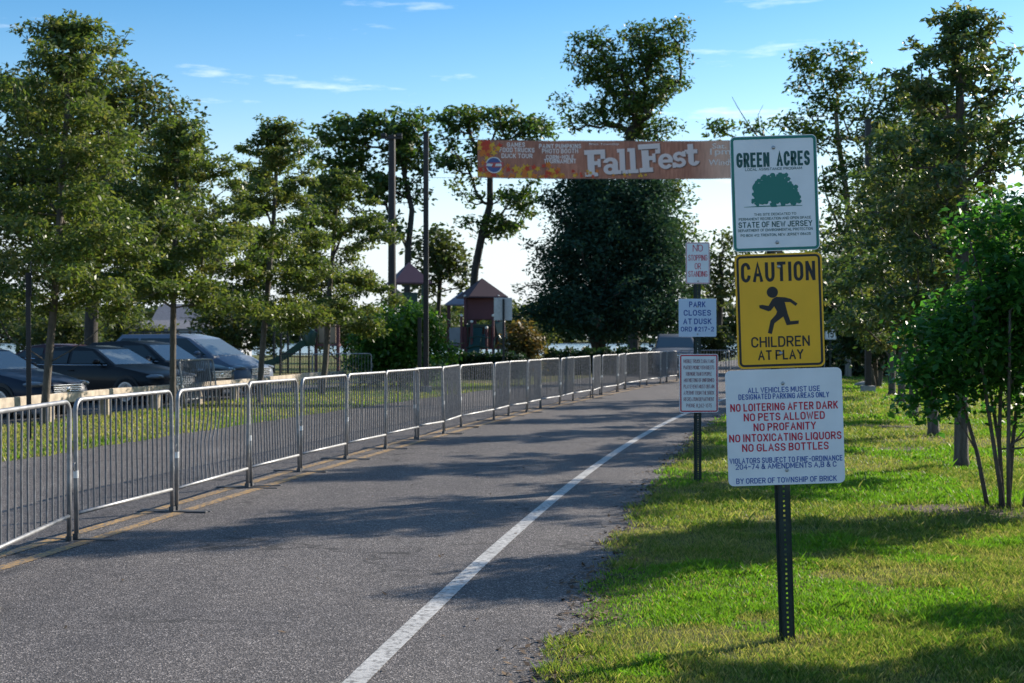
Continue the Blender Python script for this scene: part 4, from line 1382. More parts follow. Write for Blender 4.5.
# edge-on sign post at the left
bp_ = gp(29, 441)
e = thing('sign_post', 'thin dark sign post at the left edge seen with its board edge-on', 'sign', bp_, rot=(0, math.radians(-0.3), math.radians(19.0)))
b = MB(); b.box((0, 0, 1.27), (0.075, 0.075, 2.75)); b.build('post', M['pole'], e, bevel=0.006)
b = MB(); b.box((0.045, 0, 2.55), (0.014, 0.46, 0.55)); b.build('sign_panel', M['pole'], e)
# back of a sign right of the playground
bp_ = Vector((at(503, 0, 54).x, 54, 0))
e = thing('sign_post', 'dark post carrying a pale blank sign board seen from behind, beside the playground tower', 'sign', bp_)
b = MB(); b.box((0.02, -0.05, 1.55), (0.085, 0.085, 3.1)); b.build('post', M['pole_black'], e)
b = MB(); b.box((0, 0.02, 2.72), (0.69, 0.02, 0.86)); b.build('sign_panel', M['alu'], e, bevel=0.004)
# speed sign
bp_ = Vector((at(830.5, 0, 45).x, 45, 0))
e = thing('speed_sign', 'small white 15 speed sign on a thin post right of the yellow sign', 'sign', bp_)
b = MB(); b.box((0, 0.02, 1.0), (0.05, 0.04, 2.05)); b.build('post', M['post'], e)
b = MB(); b.prism(rrect(0.36, 0.46, 0.02), -0.015, -0.011); o = b.build('sign_panel', M['sheet_white'], e); o.location = (0, 0, 1.80)
b = MB(); ring(b, 0.33, 0.43, 0.015, 0.008, -0.017); stroke_text(b, '15', 0, -0.06, 0.20, 0.22, 0.035, -0.017); b.build('lettering', M['ink_black'], o, fixn=False)


# ------------------------------------------------------------------ crowd barriers
def barrier_parts(L, bent=0, seed=0):
    """frame with rounded top corners, bars, two flat feet and hooks, centred on x"""
    r = np.random.default_rng(seed)
    H, R, rt = 1.125, 0.10, 0.019
    x0, x1 = -L / 2, L / 2
    fr = MB()
    pts = [(x0, 0, 0.015), (x0, 0, 0.5), (x0, 0, H - R)]
    pts += [(x0 + R - R * math.cos(a), 0, H - R + R * math.sin(a)) for a in np.linspace(0, PI / 2, 6)[1:]]
    pts += [(0, 0, H)] + [(x1 - R + R * math.sin(a), 0, H - R + R * math.cos(a)) for a in np.linspace(0, PI / 2, 6)]
    pts += [(x1, 0, 0.5), (x1, 0, 0.015)]
    fr.tube(pts, rt, 10)
    fr.tube([(x0 + rt, 0, 0.215), (0, 0, 0.215), (x1 - rt, 0, 0.215)], 0.017, 8)
    bars = MB()
    n = 17
    for i in range(n):
        x = x0 + L * (i + 1) / (n + 1)
        if x < x0 + R * .7 or x > x1 - R * .7: top = H - 0.03
        else: top = H - 0.01
        if bent:
            k = 0.07 * math.sin(PI * min(1, max(0, (i - 1) / 12))) * bent
            ps = [(x + k * math.sin(PI * f) * (1 + .2 * r.normal()) - k * .5 * math.sin(2 * PI * f), k * .5 * math.sin(PI * f), 0.22 + (top - 0.22) * f) for f in np.linspace(0, 1, 8)]
        else:
            ps = [(x, 0, 0.22), (x + r.normal() * .003, r.normal() * .004, 0.65), (x, 0, top)]
        bars.tube(ps, 0.0085, 6, caps=False)
    hooks = [MB(), MB(), MB()]
    hooks[0].tube([(x1 + .0, 0, .80), (x1 + .045, 0, .80), (x1 + .05, 0, .77), (x1 + .05, 0, .70), (x1 + .03, 0, .66)], .007, 6)
    hooks[1].tube([(x1 + .0, 0, .42), (x1 + .045, 0, .42), (x1 + .05, 0, .39), (x1 + .05, 0, .33)], .007, 6)
    hooks[2].tube([(x0 - .0, 0, .62), (x0 - .035, 0, .62), (x0 - .04, 0, .57), (x0, 0, .55)], .007, 6)
    tape = MB()
    tape.lathe([(0.0202, 0.50), (0.0202, 0.56)], 10, (x0, 0, 0))
    foot = MB()
    foot.box((0, 0.0, 0.010), (0.055, 0.68, 0.011))
    foot.box((0, 0, 0.035), (0.046, 0.046, 0.04))
    return fr, bars, hooks, tape, foot


def barrier(L, label, group, bent=0, seed=0):
    root = thing('crowd_barrier', label, 'barrier', group=group)
    fr, bars, hooks, tape, foot = barrier_parts(L, bent, seed)
    fr.build('frame', M['galv'], root, smooth='all', fixn=False)
    bars.build('bars', M['galv_dull'], root, smooth='all', fixn=False)
    for hk in hooks: hk.build('hook', M['galv'], root, smooth='all', fixn=False)
    tape.build('reflective_band', M['tape'], root, fixn=False)
    for x in (-L / 2, L / 2):
        f = foot.build('foot', M['foot'], root)
        f.location = (x, 0, 0)
    return root


def copy_tree(o, parent=None):
    c = o.copy()
    COL.objects.link(c)
    c.parent = parent
    for ch in list(o.children): copy_tree(ch, c)
    return c


ORD = ['second', 'third', 'fourth', 'fifth', 'sixth', 'seventh', 'eighth', 'ninth', 'tenth', 'eleventh', 'twelfth', 'thirteenth', 'fourteenth', 'fifteenth', 'sixteenth', 'seventeenth', 'eighteenth',
       'nineteenth', 'twentieth', 'twenty-first', 'twenty-second', 'twenty-third', 'twenty-fourth', 'twenty-fifth']
GBAR = 'steel crowd barriers standing along the yellow line'
BL = 2.0
protos = []
for i in range(len(FJW) - 1):
    a, c = FJW[i], FJW[i + 1]
    d = c - a
    Ld = d.length
    if i == 0: lab = 'steel crowd barrier cut off by the left edge, nearest in the line along the road'
    elif i == 1: lab = 'steel crowd barrier wholly in view nearest the camera, standing in front of the black sedan'
    elif i == 2: lab = 'steel crowd barrier with bowed bars in front of the minivan'
    elif i == len(FJW) - 2: lab = 'last steel crowd barrier of the line, hiding the pickup'
    else: lab = 'steel crowd barrier along the yellow line, %s counting from the left edge' % ORD[i - 1]
    if i in (0, 2, 5): p = barrier(BL, lab, GBAR, 1 if i == 2 else 0, i); protos.append(p)
    else:
        p = copy_tree(protos[0 if i % 3 else -1] if i > 5 else protos[0])
    p['label'] = lab
    p.location = (a + c) / 2
    zig = 0.0
    p.rotation_euler = (RNG.normal() * .018, RNG.normal() * .005, math.atan2(d.y, d.x) + RNG.normal() * 0.02 + (0.06 * (-1) ** i if i > 6 else 0))
    sx = (Ld - 0.085) / BL
    for ch in p.children:
        if ch.name.startswith('foot'): ch.location.x = math.copysign(BL / 2 * sx, ch.location.x)
        else: ch.scale = (sx, 1, 1)

# barriers leaning on the timber rail
def lean_barrier(s, off, tilt, lab, L=2.0):
    p = copy_tree(protos[1])
    p['label'] = lab
    p['group'] = 'spare crowd barriers left of the road'
    p.location = rail_pt(s, off)
    p.rotation_euler = (tilt, 0, math.atan2(RAILD.y, RAILD.x))
    for ch in p.children:
        ch.scale = (1, 1, 1)
        if ch.name.startswith('foot'): ch.location.x = math.copysign(1.0, ch.location.x)
lean_barrier(6.6, -0.62, math.radians(-8), 'outer of two spare crowd barriers propped on the timber rail in front of the minivan')
lean_barrier(6.75, -0.42, math.radians(-7), 'inner of two spare crowd barriers propped on the timber rail in front of the minivan')
p = copy_tree(protos[1]); p['label'] = 'spare crowd barrier with bowed bars standing before the bright green bush'; p['group'] = 'spare crowd barriers left of the road'
p.location = (at(361, 0, 50).x, 44.5, 0); p.rotation_euler = (0, 0, 0.6)
# barriers closing the road beyond
for k, (px, lab) in enumerate(((704, 'crosswise barrier closing the road just behind the small red-bordered notice'), (752, 'crosswise barrier closing the road behind the big yellow sign'), (803, 'crosswise barrier closing the road at its right edge, hidden behind the big signs'))):
    p = copy_tree(protos[0]); p['label'] = lab; p['group'] = 'barriers closing the far road'
    p.location = (at(px, 0, 57).x, 57 + 0.3 * k, 0); p.rotation_euler = (0, 0, -0.06 + 0.05 * k)
    for ch in p.children:
        ch.scale = (1, 1, 1)
        if ch.name.startswith('foot'): ch.location.x = math.copysign(1.0, ch.location.x)


# ------------------------------------------------------------------ timber rail
posts = [-26.5 + 2.45 * k for k in range(20)]
rt = thing('timber_guard_rail', 'low weathered timber guard rail on short posts between the lawn and the parked cars', 'guard rail', rail_pt(0))
for k in range(len(posts)):
    s = posts[k]
    b = MB()
    q = RAILD * s
    b.box((q.x, q.y, 0.09), (0.19, 0.19, 0.54), math.atan2(RAILD.y, RAILD.x))
    b.build('post', M['wood'], rt, bevel=0.012)
for k in range(0, len(posts) - 1, 2):
    s0, s1 = posts[k] + 0.004, posts[min(k + 2, len(posts) - 1)] - 0.004
    b = MB()
    q0, q1 = RAILD * s0 - RAILN * 0.03, RAILD * s1 - RAILN * 0.03
    b.beam(Vector((q0.x, q0.y, 0.455 + RNG.normal() * .01)), Vector((q1.x, q1.y, 0.455 + RNG.normal() * .01)), 0.10, 0.19)
    b.build('rail', M['wood_pale'], rt, bevel=0.012)


# ------------------------------------------------------------------ cars
def car(kind, label, paint, loc, heading, seed=0, name='parked_car', group='cars parked nose-in behind the timber rail', cat='car'):
    """body lofted from stations along x (nose at +x), cabin with separate panes, wheels, lamps, grille, mirrors"""
    root = thing(name, label, cat, loc, heading, group)
    P = {'sedan': dict(L=4.75, W=1.80, hood=0.93, nose=0.70, belt=0.96, deck=0.98, tail=0.9, cowl=0.95, prof=[(1.02, .95), (0.28, 1.36), (-0.30, 1.43), (-0.95, 1.39), (-1.75, 1.0)], bp=-0.40, tall=0),
         'hatch': dict(L=4.55, W=1.80, hood=1.00, nose=0.78, belt=1.02, deck=1.02, tail=0.95, cowl=1.0, prof=[(1.10, 1.0), (0.35, 1.46), (-0.30, 1.55), (-1.40, 1.50), (-2.10, 1.06)], bp=-0.40, tall=0),
         'van': dict(L=5.05, W=1.95, hood=1.08, nose=0.80, belt=1.10, deck=1.10, tail=1.05, cowl=1.10, prof=[(1.55, 1.10), (0.65, 1.62), (0.0, 1.74), (-1.75, 1.72), (-2.38, 1.10)], bp=0.0, tall=1),
         'pickup': dict(L=5.6, W=2.0, hood=1.15, nose=0.98, belt=1.18, deck=1.18, tail=1.15, cowl=1.17, prof=[(1.25, 1.17), (0.60, 1.68), (0.10, 1.80), (-0.75, 1.78), (-1.05, 1.20)], bp=-0.2, tall=1)}[kind]
    L, W2 = P['L'], P['W'] / 2
    X = L / 2
    zlo = 0.22 if kind != 'pickup' else 0.36
    st = [(X, zlo + .22, P['nose'] - .16, W2 * .62), (X - .05, zlo + .10, P['nose'] - .05, W2 * .76), (X - .18, zlo + .03, P['nose'] + .03, W2 * .90), (X - .45, zlo, P['nose'] + .10, W2 * .97),
          (X - .95, zlo, P['hood'] - .03, W2), (P['cowl'] if 0 else P['prof'][0][0] + .12, zlo, P['hood'] + .02, W2), (P['prof'][0][0] - .4, zlo, P['belt'], W2), (-.2, zlo, P['belt'] + .01, W2), (P['prof'][-1][0] + .3, zlo, P['belt'] + .02, W2),
          (P['prof'][-1][0] - .1, zlo, P['deck'], W2 * .99), (-X + .35, zlo + .02, P['deck'] - .01, W2 * .96), (-X + .1, zlo + .08, P['tail'] - .03, W2 * .86), (-X, zlo + .2, P['tail'] - .15, W2 * .74)]
    st = sorted(set(st), key=lambda q: -q[0])
    b = MB()
    rings = []
    for (x, z0, z1, w) in st:
        half = [(0, z0), (w * .86, z0), (w * .97, z0 + .08), (w, z0 + (z1 - z0) * .45), (w * .985, z1 - .12), (w * .93, z1 - .03), (w * .72, z1 + .012), (0, z1 + .03)]
        full = half + [(-p[0], p[1]) for p in reversed(half[1:-1])]
        rings.append([(x, p[0], p[1]) for p in full])
    n = len(rings[0])
    b.add([p for q in rings for p in q], [(i * n + j, i * n + (j + 1) % n, (i + 1) * n + (j + 1) % n, (i + 1) * n + j) for i in range(len(rings) - 1) for j in range(n)] + [tuple(range(n)), tuple((len(rings) - 1) * n + j for j in range(n))])
    b.build('body', paint, root, smooth=True)
    prof = P['prof']
    zb, zt = prof[0][1], max(p[1] for p in prof)
    def wy(z): return W2 * (.90 - .20 * max(0, (z - zb)) / (zt - zb))
    b = MB()
    kz = -0.07
    lft = [(x, wy(z), z) for x, z in prof]
    rgt = [(x, -wy(z), z) for x, z in prof]
    m_ = len(prof)
    lb = [(prof[0][0], wy(zb), zb + kz), (prof[-1][0], wy(zb), zb + kz)]
    rb = [(prof[0][0], -wy(zb), zb + kz), (prof[-1][0], -wy(zb), zb + kz)]
    vs = lft + rgt + lb + rb
    fs = [(i, i + 1, m_ + i + 1, m_ + i) for i in range(m_ - 1)]
    fs += [tuple([2 * m_] + list(range(m_)) + [2 * m_ + 1]), tuple([2 * m_ + 2] + [m_ + i for i in range(m_)] + [2 * m_ + 3]), (2 * m_, 0, m_, 2 * m_ + 2), (2 * m_ + 1, m_ - 1, 2 * m_ - 1, 2 * m_ + 3)]
    b.add(vs, fs)
    b.build('cabin', paint, root, smooth=True, bevel=0.045)
    def pane(pts, thick, name_):
        q = [Vector(p) for p in pts]
        nrm = (q[1] - q[0]).cross(q[2] - q[0]).normalized()
        if nrm.dot(q[0] - Vector((0, 0, 0.9))) < 0: nrm = -nrm
        k = MB(); kk = len(q)
        k.add([p + nrm * 0.007 for p in q] + [p - nrm * thick for p in q], [tuple(range(kk)), tuple(range(2 * kk - 1, kk - 1, -1))] + [(i, (i + 1) % kk, (i + 1) % kk + kk, i + kk) for i in range(kk)])
        return k.build(name_, M['windshield' if name_ == 'windshield' else 'glass'], root)
    def lerp2(a, c, f): return (a[0] + (c[0] - a[0]) * f, a[1] + (c[1] - a[1]) * f)
    a0, a1 = lerp2(prof[0], prof[1], .06), lerp2(prof[0], prof[1], .93)
    pane([(a0[0], wy(a0[1]) - .07, a0[1]), (a0[0], -wy(a0[1]) + .07, a0[1]), (a1[0], -wy(a1[1]) + .08, a1[1]), (a1[0], wy(a1[1]) - .08, a1[1])], 0.02, 'windshield')
    a0, a1 = lerp2(prof[-1], prof[-2], .12), lerp2(prof[-1], prof[-2], .9)
    pane([(a0[0], wy(a0[1]) - .08, a0[1]), (a0[0], -wy(a0[1]) + .08, a0[1]), (a1[0], -wy(a1[1]) + .1, a1[1]), (a1[0], wy(a1[1]) - .1, a1[1])], 0.02, 'rear_window')
    zs0, zs1 = zb + .04, zt - .13
    def xw(z):                                         # windshield x at height z
        for (p, q) in zip(prof[:3], prof[1:3]):
            if p[1] <= z <= q[1]: return p[0] + (q[0] - p[0]) * (z - p[1]) / (q[1] - p[1])
        return prof[1][0]
    def xr(z):
        p, q = prof[-1], prof[-2]
        return p[0] + (q[0] - p[0]) * min(1, max(0, (z - p[1]) / (q[1] - p[1])))
    for s in (1, -1):
        F = lambda x, z: (x, s * wy(z), z)
        bpx = P['bp']
        pane([F(xw(zs0) - .20, zs0), F(bpx + .05, zs0), F(bpx + .05, zs1), F(xw(zs1) - .14, zs1)], 0.01, 'side_window')
        if P['tall'] and kind == 'van':
            pane([F(bpx - .05, zs0), F(bpx - 1.05, zs0), F(bpx - 1.05, zs1), F(bpx - .05, zs1)], 0.01, 'side_window')
            pane([F(bpx - 1.14, zs0), F(xr(zs0) + .2, zs0), F(xr(zs1) + .16, zs1), F(bpx - 1.14, zs1)], 0.01, 'side_window')
        else:
            pane([F(bpx - .05, zs0), F(max(xr(zs0) + .45, bpx - 1.1), zs0), F(xr(zs1) + .12, zs1), F(bpx - .05, zs1)], 0.01, 'side_window')
        # mirror, door handles, lamps
        b = MB(); b.ball((prof[0][0] - .42, s * (W2 + .08), zb + .09), (.08, .12, .075), 10, 8); b.box((prof[0][0] - .42, s * (W2 - .04), zb + .05), (.05, .16, .03))
        b.build('mirror', paint, root, smooth=True)
        for hx_ in (bpx + .16, bpx - .92):
            b = MB(); b.box((hx_, s * (W2 * .99 + .008), zb - .12), (.17, .03, .03)); b.build('door_handle', M['chrome'] if kind != 'sedan' else paint, root, bevel=.008)
        b = MB(); b.ball((X - .30, s * W2 * .74, P['nose'] - .02), (.26, W2 * .225, .075), 12, 8); b.build('headlight', M['lamp'], root, smooth=True)
        b = MB(); b.ball((X - .1, s * W2 * .66, zlo + .22), (.07, .12, .055), 10, 6); b.build('fog_light', M['lamp'], root, smooth=True)
        b = MB(); b.ball((-X + .14, s * W2 * .72, P['tail'] - .1), (.16, W2 * .22, .10), 12, 8); b.build('tail_light', M['red_lens'], root, smooth=True)
        b = MB(); b.tube([F(xw(zs0) - .16, zs0 - .035)[:1] + (s * (wy(zs0) + .012),) + (zs0 - .035,), (xr(zs0) + .2, s * (wy(zs0) + .012), zs0 - .035)], .012, 6)
        b.build('belt_trim', M['chrome'], root)
        for wx in (X - .95, -X + .95):
            b = MB(); b.lathe([(.385, 0), (.385, .02), (.37, .022)], 24, (wx, s * (W2 + .004) - (.02 if s > 0 else 0), .335), 'Y'); b.build('wheel_arch', M['plastic'], root)
            b = MB(); b.lathe([(.22, -.10), (.31, -.11), (.325, -.06), (.325, .06), (.31, .11), (.22, .10)], 24, (wx, s * (W2 - .075), .325), 'Y'); w = b.build('wheel', M['tyre'], root, smooth=True)
            b = MB()
            for q in range(5):
                a = 2 * PI * q / 5 + .3
                b.beam((wx, s * (W2 + .036), .325), (wx + .2 * math.cos(a), s * (W2 + .03), .325 + .2 * math.sin(a)), .012, .06)
            b.lathe([(.235, -.01), (.235, .01), (.205, .012), (.2, -.01)], 24, (wx, s * (W2 + .028), .325), 'Y')
            b.build('rim', M['rim'], w)
    b = MB()
    gw = W2 * (.95 if kind != 'pickup' else 1.15)
    for q in range(5):
        b.box((X + .005 - .02 * abs(q - 2) * .3, 0, P['nose'] - .20 + .038 * q), (.05, gw, .018))
    b.box((X + .006, 0, P['nose'] - .04), (.06, gw * 1.05, .02)); b.ball((X + .03, 0, P['nose'] - .12), (.015, .05, .05))
    b.build('grille', M['chrome'], root, bevel=.004)
    b = MB(); b.box((X - .01, 0, P['nose'] - .125), (.04, gw * .98, .2)); b.build('grille_opening', M['plastic'], root)
    b = MB(); b.box((X - .02, 0, zlo + .22), (.08, W2 * 1.0, .12)); b.build('bumper_intake', M['plastic'], root, bevel=.02)
    b = MB(); b.box((0, 0, zlo + .02), (L - 1.0, W2 * 1.5, .08)); b.build('underbody', M['plastic'], root)
    if kind in ('van',):
        for s in (1, -1):
            b = MB(); b.tube([(.2, s * W2 * .62, zt - .02), (.1, s * W2 * .62, zt + .05), (-1.5, s * W2 * .62, zt + .05), (-1.6, s * W2 * .62, zt - .02)], .018, 6); b.build('roof_rail', M['plastic'], root, smooth='all')
    return root


def paint(name, c, rough=0.42, coat=0.12):
    return mat(name, c, rough, 0.0, 0.22, coat=coat)


HEAD = math.atan2(-RAILN.y, -RAILN.x) - math.radians(13)                   # nose towards the road
def park(s, setback, L):
    return rail_pt(s, setback) - Vector((math.cos(HEAD), math.sin(HEAD), 0)) * (L / 2)
car('sedan', 'dark blue sedan with chrome grille at the left edge, nose to the timber rail', paint('dark_blue_paint', (0.012, 0.020, 0.042)), park(2.2, 0.5, 4.75), HEAD, 1)
car('sedan', 'black sedan in the middle of the row, its whole right side showing', paint('black_paint', (0.010, 0.009, 0.011)), park(8.0, 0.5, 4.75), HEAD, 2)
car('hatch', 'black crossover parked between the black sedan and the blue minivan', paint('charcoal_paint', (0.014, 0.015, 0.018)), park(10.75, 0.55, 4.55), HEAD, 3)
car('van', 'slate blue minivan at the right end of the parked row', paint('slate_blue_paint', (0.15, 0.185, 0.25), 0.34), park(13.6, 0.5, 5.05), HEAD, 4)
car('sedan', 'maroon sedan parked farther back behind the tree trunk at the left', paint('maroon_paint', (0.05, 0.018, 0.022)), Vector((at(50, 0, 47).x, 47, 0)), HEAD + PI, 5, group='cars parked in the second row')
car('pickup', 'dark pickup truck facing the camera at the end of the barrier line', paint('dark_pickup_paint', (0.10, 0.115, 0.14)), Vector((at(676, 0, 63).x, 63.5, 0)), -PI / 2 - 0.06, 6, 'pickup_truck', None, 'pickup truck')


# ------------------------------------------------------------------ banner and its poles
YB = 42.0
bl_ = at(426, 133, YB); br_ = at(868, 121, YB + .4)
for (q, w, lab) in ((bl_, 0.15, 'tall dark square pole holding the left end of the banner'), (br_, 0.17, 'tall dark pole holding the right end of the banner, seen through the open tree')):
    e = thing('banner_pole', lab, 'pole', (q.x, q.y, 0), group='poles holding the festival banner')
    b = MB(); b.box((0, 0, q.z / 2 - 0.1), (w, w, q.z + 0.2)); b.build('shaft', M['pole'], e, bevel=0.012)
    b = MB(); b.box((0, 0, q.z + 0.02), (w + .03, w + .03, .04)); b.build('cap', M['pole_black'], e)
    b = MB(); b.box((0, 0, .1), (w + .2, w + .2, .2)); b.build('footing', M['stone'], e, bevel=.02)
e = thing('short_post', 'short dark post standing close beside the left banner pole', 'post', (at(420, 0, YB).x, YB - .2, 0))
b = MB(); b.box((0, 0, 1.1), (.11, .11, 2.2)); b.build('shaft', M['pole_black'], e)
b = MB(); b.box((0, 0, 2.215), (.13, .13, .03)); b.build('cap', M['pole'], e)
bn = thing('banner', 'long brown harvest festival banner strung across the road between two poles', 'banner', (at(640, 0, YB).x, YB, at(640, 160, YB).z))
PBN = FPX / YB
bx = lambda px: (px - 640) / PBN
bz = lambda py: -(py - 160) / PBN
XL, XR = bx(477.5), bx(806)
def sheet_y(x, z): return 0.035 * math.sin(x * 1.7) + 0.02 * math.sin(x * 4.3 + z)
def sag(x): return 0.035 * ((x - (XL + XR) / 2) / ((XR - XL) / 2)) ** 2
m, nt, pb = nodes_of('banner_print')
t = nt.nodes.new('ShaderNodeTexCoord').outputs['Object']
sx = nt.nodes.new('ShaderNodeSeparateXYZ'); nt.links.new(t, sx.inputs[0])
mpn = N(nt, 'ShaderNodeMapping'); mpn.inputs['Scale'].default_value = (7, 1, 0.9); nt.links.new(t, mpn.inputs[0])
gr = ramp(nt, noise(nt, mpn.outputs[0], 2.2, 6, .65), [(.3, (.085, .046, .038)), (.5, (.135, .074, .060)), (.72, (.20, .118, .098))])
mr = N(nt, 'ShaderNodeMapRange'); mr.inputs['From Min'].default_value = bx(690); mr.inputs['From Max'].default_value = bx(722); nt.links.new(sx.outputs['X'], mr.inputs['Value'])
gr2 = ramp(nt, noise(nt, mpn.outputs[0], 2.2, 6, .65), [(.3, (.17, .14, .13)), (.7, (.25, .21, .20))])
nt.links.new(mixc(nt, mr.outputs[0], gr, gr2), pb.inputs['Base Color'])
pb.inputs['Roughness'].default_value = .6
tr_ = nt.nodes.new('ShaderNodeBsdfTranslucent'); nt.links.new(mixc(nt, mr.outputs[0], gr, gr2), tr_.inputs['Color'])
ms = nt.nodes.new('ShaderNodeMixShader'); ms.inputs[0].default_value = .3
nt.links.new(pb.outputs[0], ms.inputs[1]); nt.links.new(tr_.outputs[0], ms.inputs[2]); nt.links.new(ms.outputs[0], nt.nodes['Material Output'].inputs['Surface'])
b = MB()
nx, nz_ = 90, 6
ZT, ZB = bz(141.3), bz(178.8)
vs = []
for i in range(nx + 1):
    x = XL + (XR - XL) * i / nx
    for j in range(nz_ + 1):
        z = ZB + (ZT - ZB) * j / nz_
        vs.append((x, sheet_y(x, z), z + sag(x)))
b.add(vs, [(i * (nz_ + 1) + j, (i + 1) * (nz_ + 1) + j, (i + 1) * (nz_ + 1) + j + 1, i * (nz_ + 1) + j + 1) for i in range(nx) for j in range(nz_)])
o = b.build('printed_sheet', m, bn, smooth='all')
def drape(mb, yo):
    mb.v = [(p[0], sheet_y(p[0], p[2]) - yo + p[1], p[2] + sag(p[0])) for p in mb.v]
    return mb
def bmat(name, c, k=0.08):
    mm = leaf_mat(name, [c, c], k, .6, (1, 1, 1)); return mm
WHT = bmat('banner_white_ink', (.80, .76, .74)); PINK = bmat('banner_cream_ink', (.84, .68, .64))
b = MB()
for s, px, py, w, h in (('GAMES', 516, 145.5, 18, 4.2), ('FOOD TRUCKS', 517, 150.8, 35, 4.2), ('DUCK TOUR', 517, 156.6, 31, 4.2), ('PAINT PUMPKINS', 560, 146.5, 42, 4.2), ('PHOTO BOOTH', 560, 151.4, 36, 4.2), ('CORN-HOLE', 560, 157.3, 28, 4), ('TOURNAMENT', 560, 161.5, 32, 4),
                        ('Brick Township', 604, 144.6, 30, 2.6), ('Sat.', 719, 146.5, 14, 5.2), ('1pm', 720, 153, 20, 8), ('Windward', 728, 162.8, 39, 6)):
    if s.upper() == s: stroke_text(b, s, bx(px), bz(py), w / PBN, (h + .4) / PBN, .19 * h / PBN, 0)
    else: put_text(b, s, bx(px), bz(py), w / PBN, h / PBN, 0, 0.006)
drape(b, 0.012).build('lettering', WHT, o, fixn=False)
# big slab-serif title, each letter a set of strokes
def slab(mb, ch, cx, base, h, rot):
    S = []
    def box_(x0, z0, x1, z1): S.append([(x0, z0), (x1, z0), (x1, z1), (x0, z1)])
    def arc(cx_, cz_, rx, rz, t, a0, a1, n=14):
        pts = [(cx_ + rx * math.cos(math.radians(a)), cz_ + rz * math.sin(math.radians(a))) for a in np.linspace(a0, a1, n)]
        ins = [(cx_ + (rx - t) * math.cos(math.radians(a)), cz_ + (rz - t * .8) * math.sin(math.radians(a))) for a in np.linspace(a0, a1, n)]
        for k in range(n - 1): S.append([pts[k], pts[k + 1], ins[k + 1], ins[k]])
    if ch == 'F':
        box_(-.28, .1, -.02, .9); box_(-.39, 0, .10, .16); box_(-.39, .82, .40, 1); box_(.22, .64, .40, .84); box_(-.04, .42, .16, .57); box_(.10, .34, .22, .65)
    elif ch == 'l':
        box_(-.11, .1, .11, 1); box_(-.20, 0, .21, .15); box_(-.20, .86, .02, 1)
    elif ch == 'a':
        arc(-.04, .22, .28, .23, .19, 0, 360, 22); box_(.08, .08, .30, .52); arc(-.02, .46, .32, .26, .20, 0, 170); box_(.1, 0, .44, .17)
    elif ch == 'e':
        arc(0, .34, .35, .36, .20, 0, 325, 24); box_(-.2, .27, .33, .42)
    elif ch == 's':
        arc(0, .48, .29, .23, .19, 10, 270); arc(0, .20, .31, .23, .19, 190, 450); box_(.15, .46, .31, .72); box_(-.33, -.03, -.17, .22)
    elif ch == 't':
        box_(-.14, .15, .12, .98); box_(-.28, .54, .30, .73); arc(.12, .22, .26, .24, .20, 180, 350)
    c, s = math.cos(rot), math.sin(rot)
    for k, poly in enumerate(S):
        mb.add([(cx + (p[0] * c - p[1] * s) * h, -0.0004 * k, base + (p[0] * s + p[1] * c) * h) for p in poly], [tuple(range(len(poly)))])
b, sh_ = MB(), MB()
title = [('F', 595.5, 176.6, 26.5, .05), ('a', 611, 174.6, 23.5, .03), ('l', 622.6, 174.2, 25, .04), ('l', 633.2, 173.4, 25, .05), ('F', 650.5, 172, 28, .07), ('e', 666, 168.6, 21.5, .05), ('s', 679.6, 167, 21.5, .06), ('t', 691.6, 165.6, 22, .06)]
for ch, px, py, h, ro in title:
    slab(b, ch, bx(px), bz(py), h / PBN, ro)
    slab(sh_, ch, bx(px + 0.8), bz(py + 0.8), h / PBN, ro)
drape(sh_, 0.012).build('title_drop_print', bmat('banner_dark_brown_ink', (.10, .045, .03)), o, fixn=False)
drape(b, 0.020).build('title_lettering', PINK, o, fixn=False)
# printed autumn leaves
r = np.random.default_rng(8)
b = MB()
spots = [(r.uniform(478, 500), r.uniform(143, 177), r.uniform(3.0, 5.2)) for _ in range(46)] + [(r.uniform(498, 560), 177.5 - r.uniform(0, 1) ** 1.6 * 13, r.uniform(2.6, 4.6)) for _ in range(44)] + [(r.uniform(560, 600), 177 - r.uniform(0, 1) ** 2 * 8, r.uniform(1.6, 3)) for _ in range(14)] + [(r.uniform(605, 650), r.uniform(174, 177), r.uniform(1.4, 2.2)) for _ in range(9)]
for k, (px, py, s) in enumerate(spots):
    b.mi = int(r.integers(0, 3))
    ph = r.uniform(0, 6.28)
    x, z = min(max(bx(px), XL + .06), XR), bz(py)
    pts = []
    for i in range(10):
        q = (s if i % 2 == 0 else s * .5) / PBN * r.uniform(.8, 1.1)
        zz = min(max(z + q * math.sin(ph + PI * i / 5), ZB + .005), ZT - .005)
        pts.append((max(XL + .005, x + q * math.cos(ph + PI * i / 5)), -0.0002 * k, zz))
    b.add(pts, [tuple(range(10))])
lv = drape(b, 0.028 - 0.02).build('printed_leaves', [bmat('banner_orange_ink', (.72, .20, .03)), bmat('banner_yellow_ink', (.75, .42, .04)), bmat('banner_red_ink', (.60, .06, .03))], o, fixn=False)
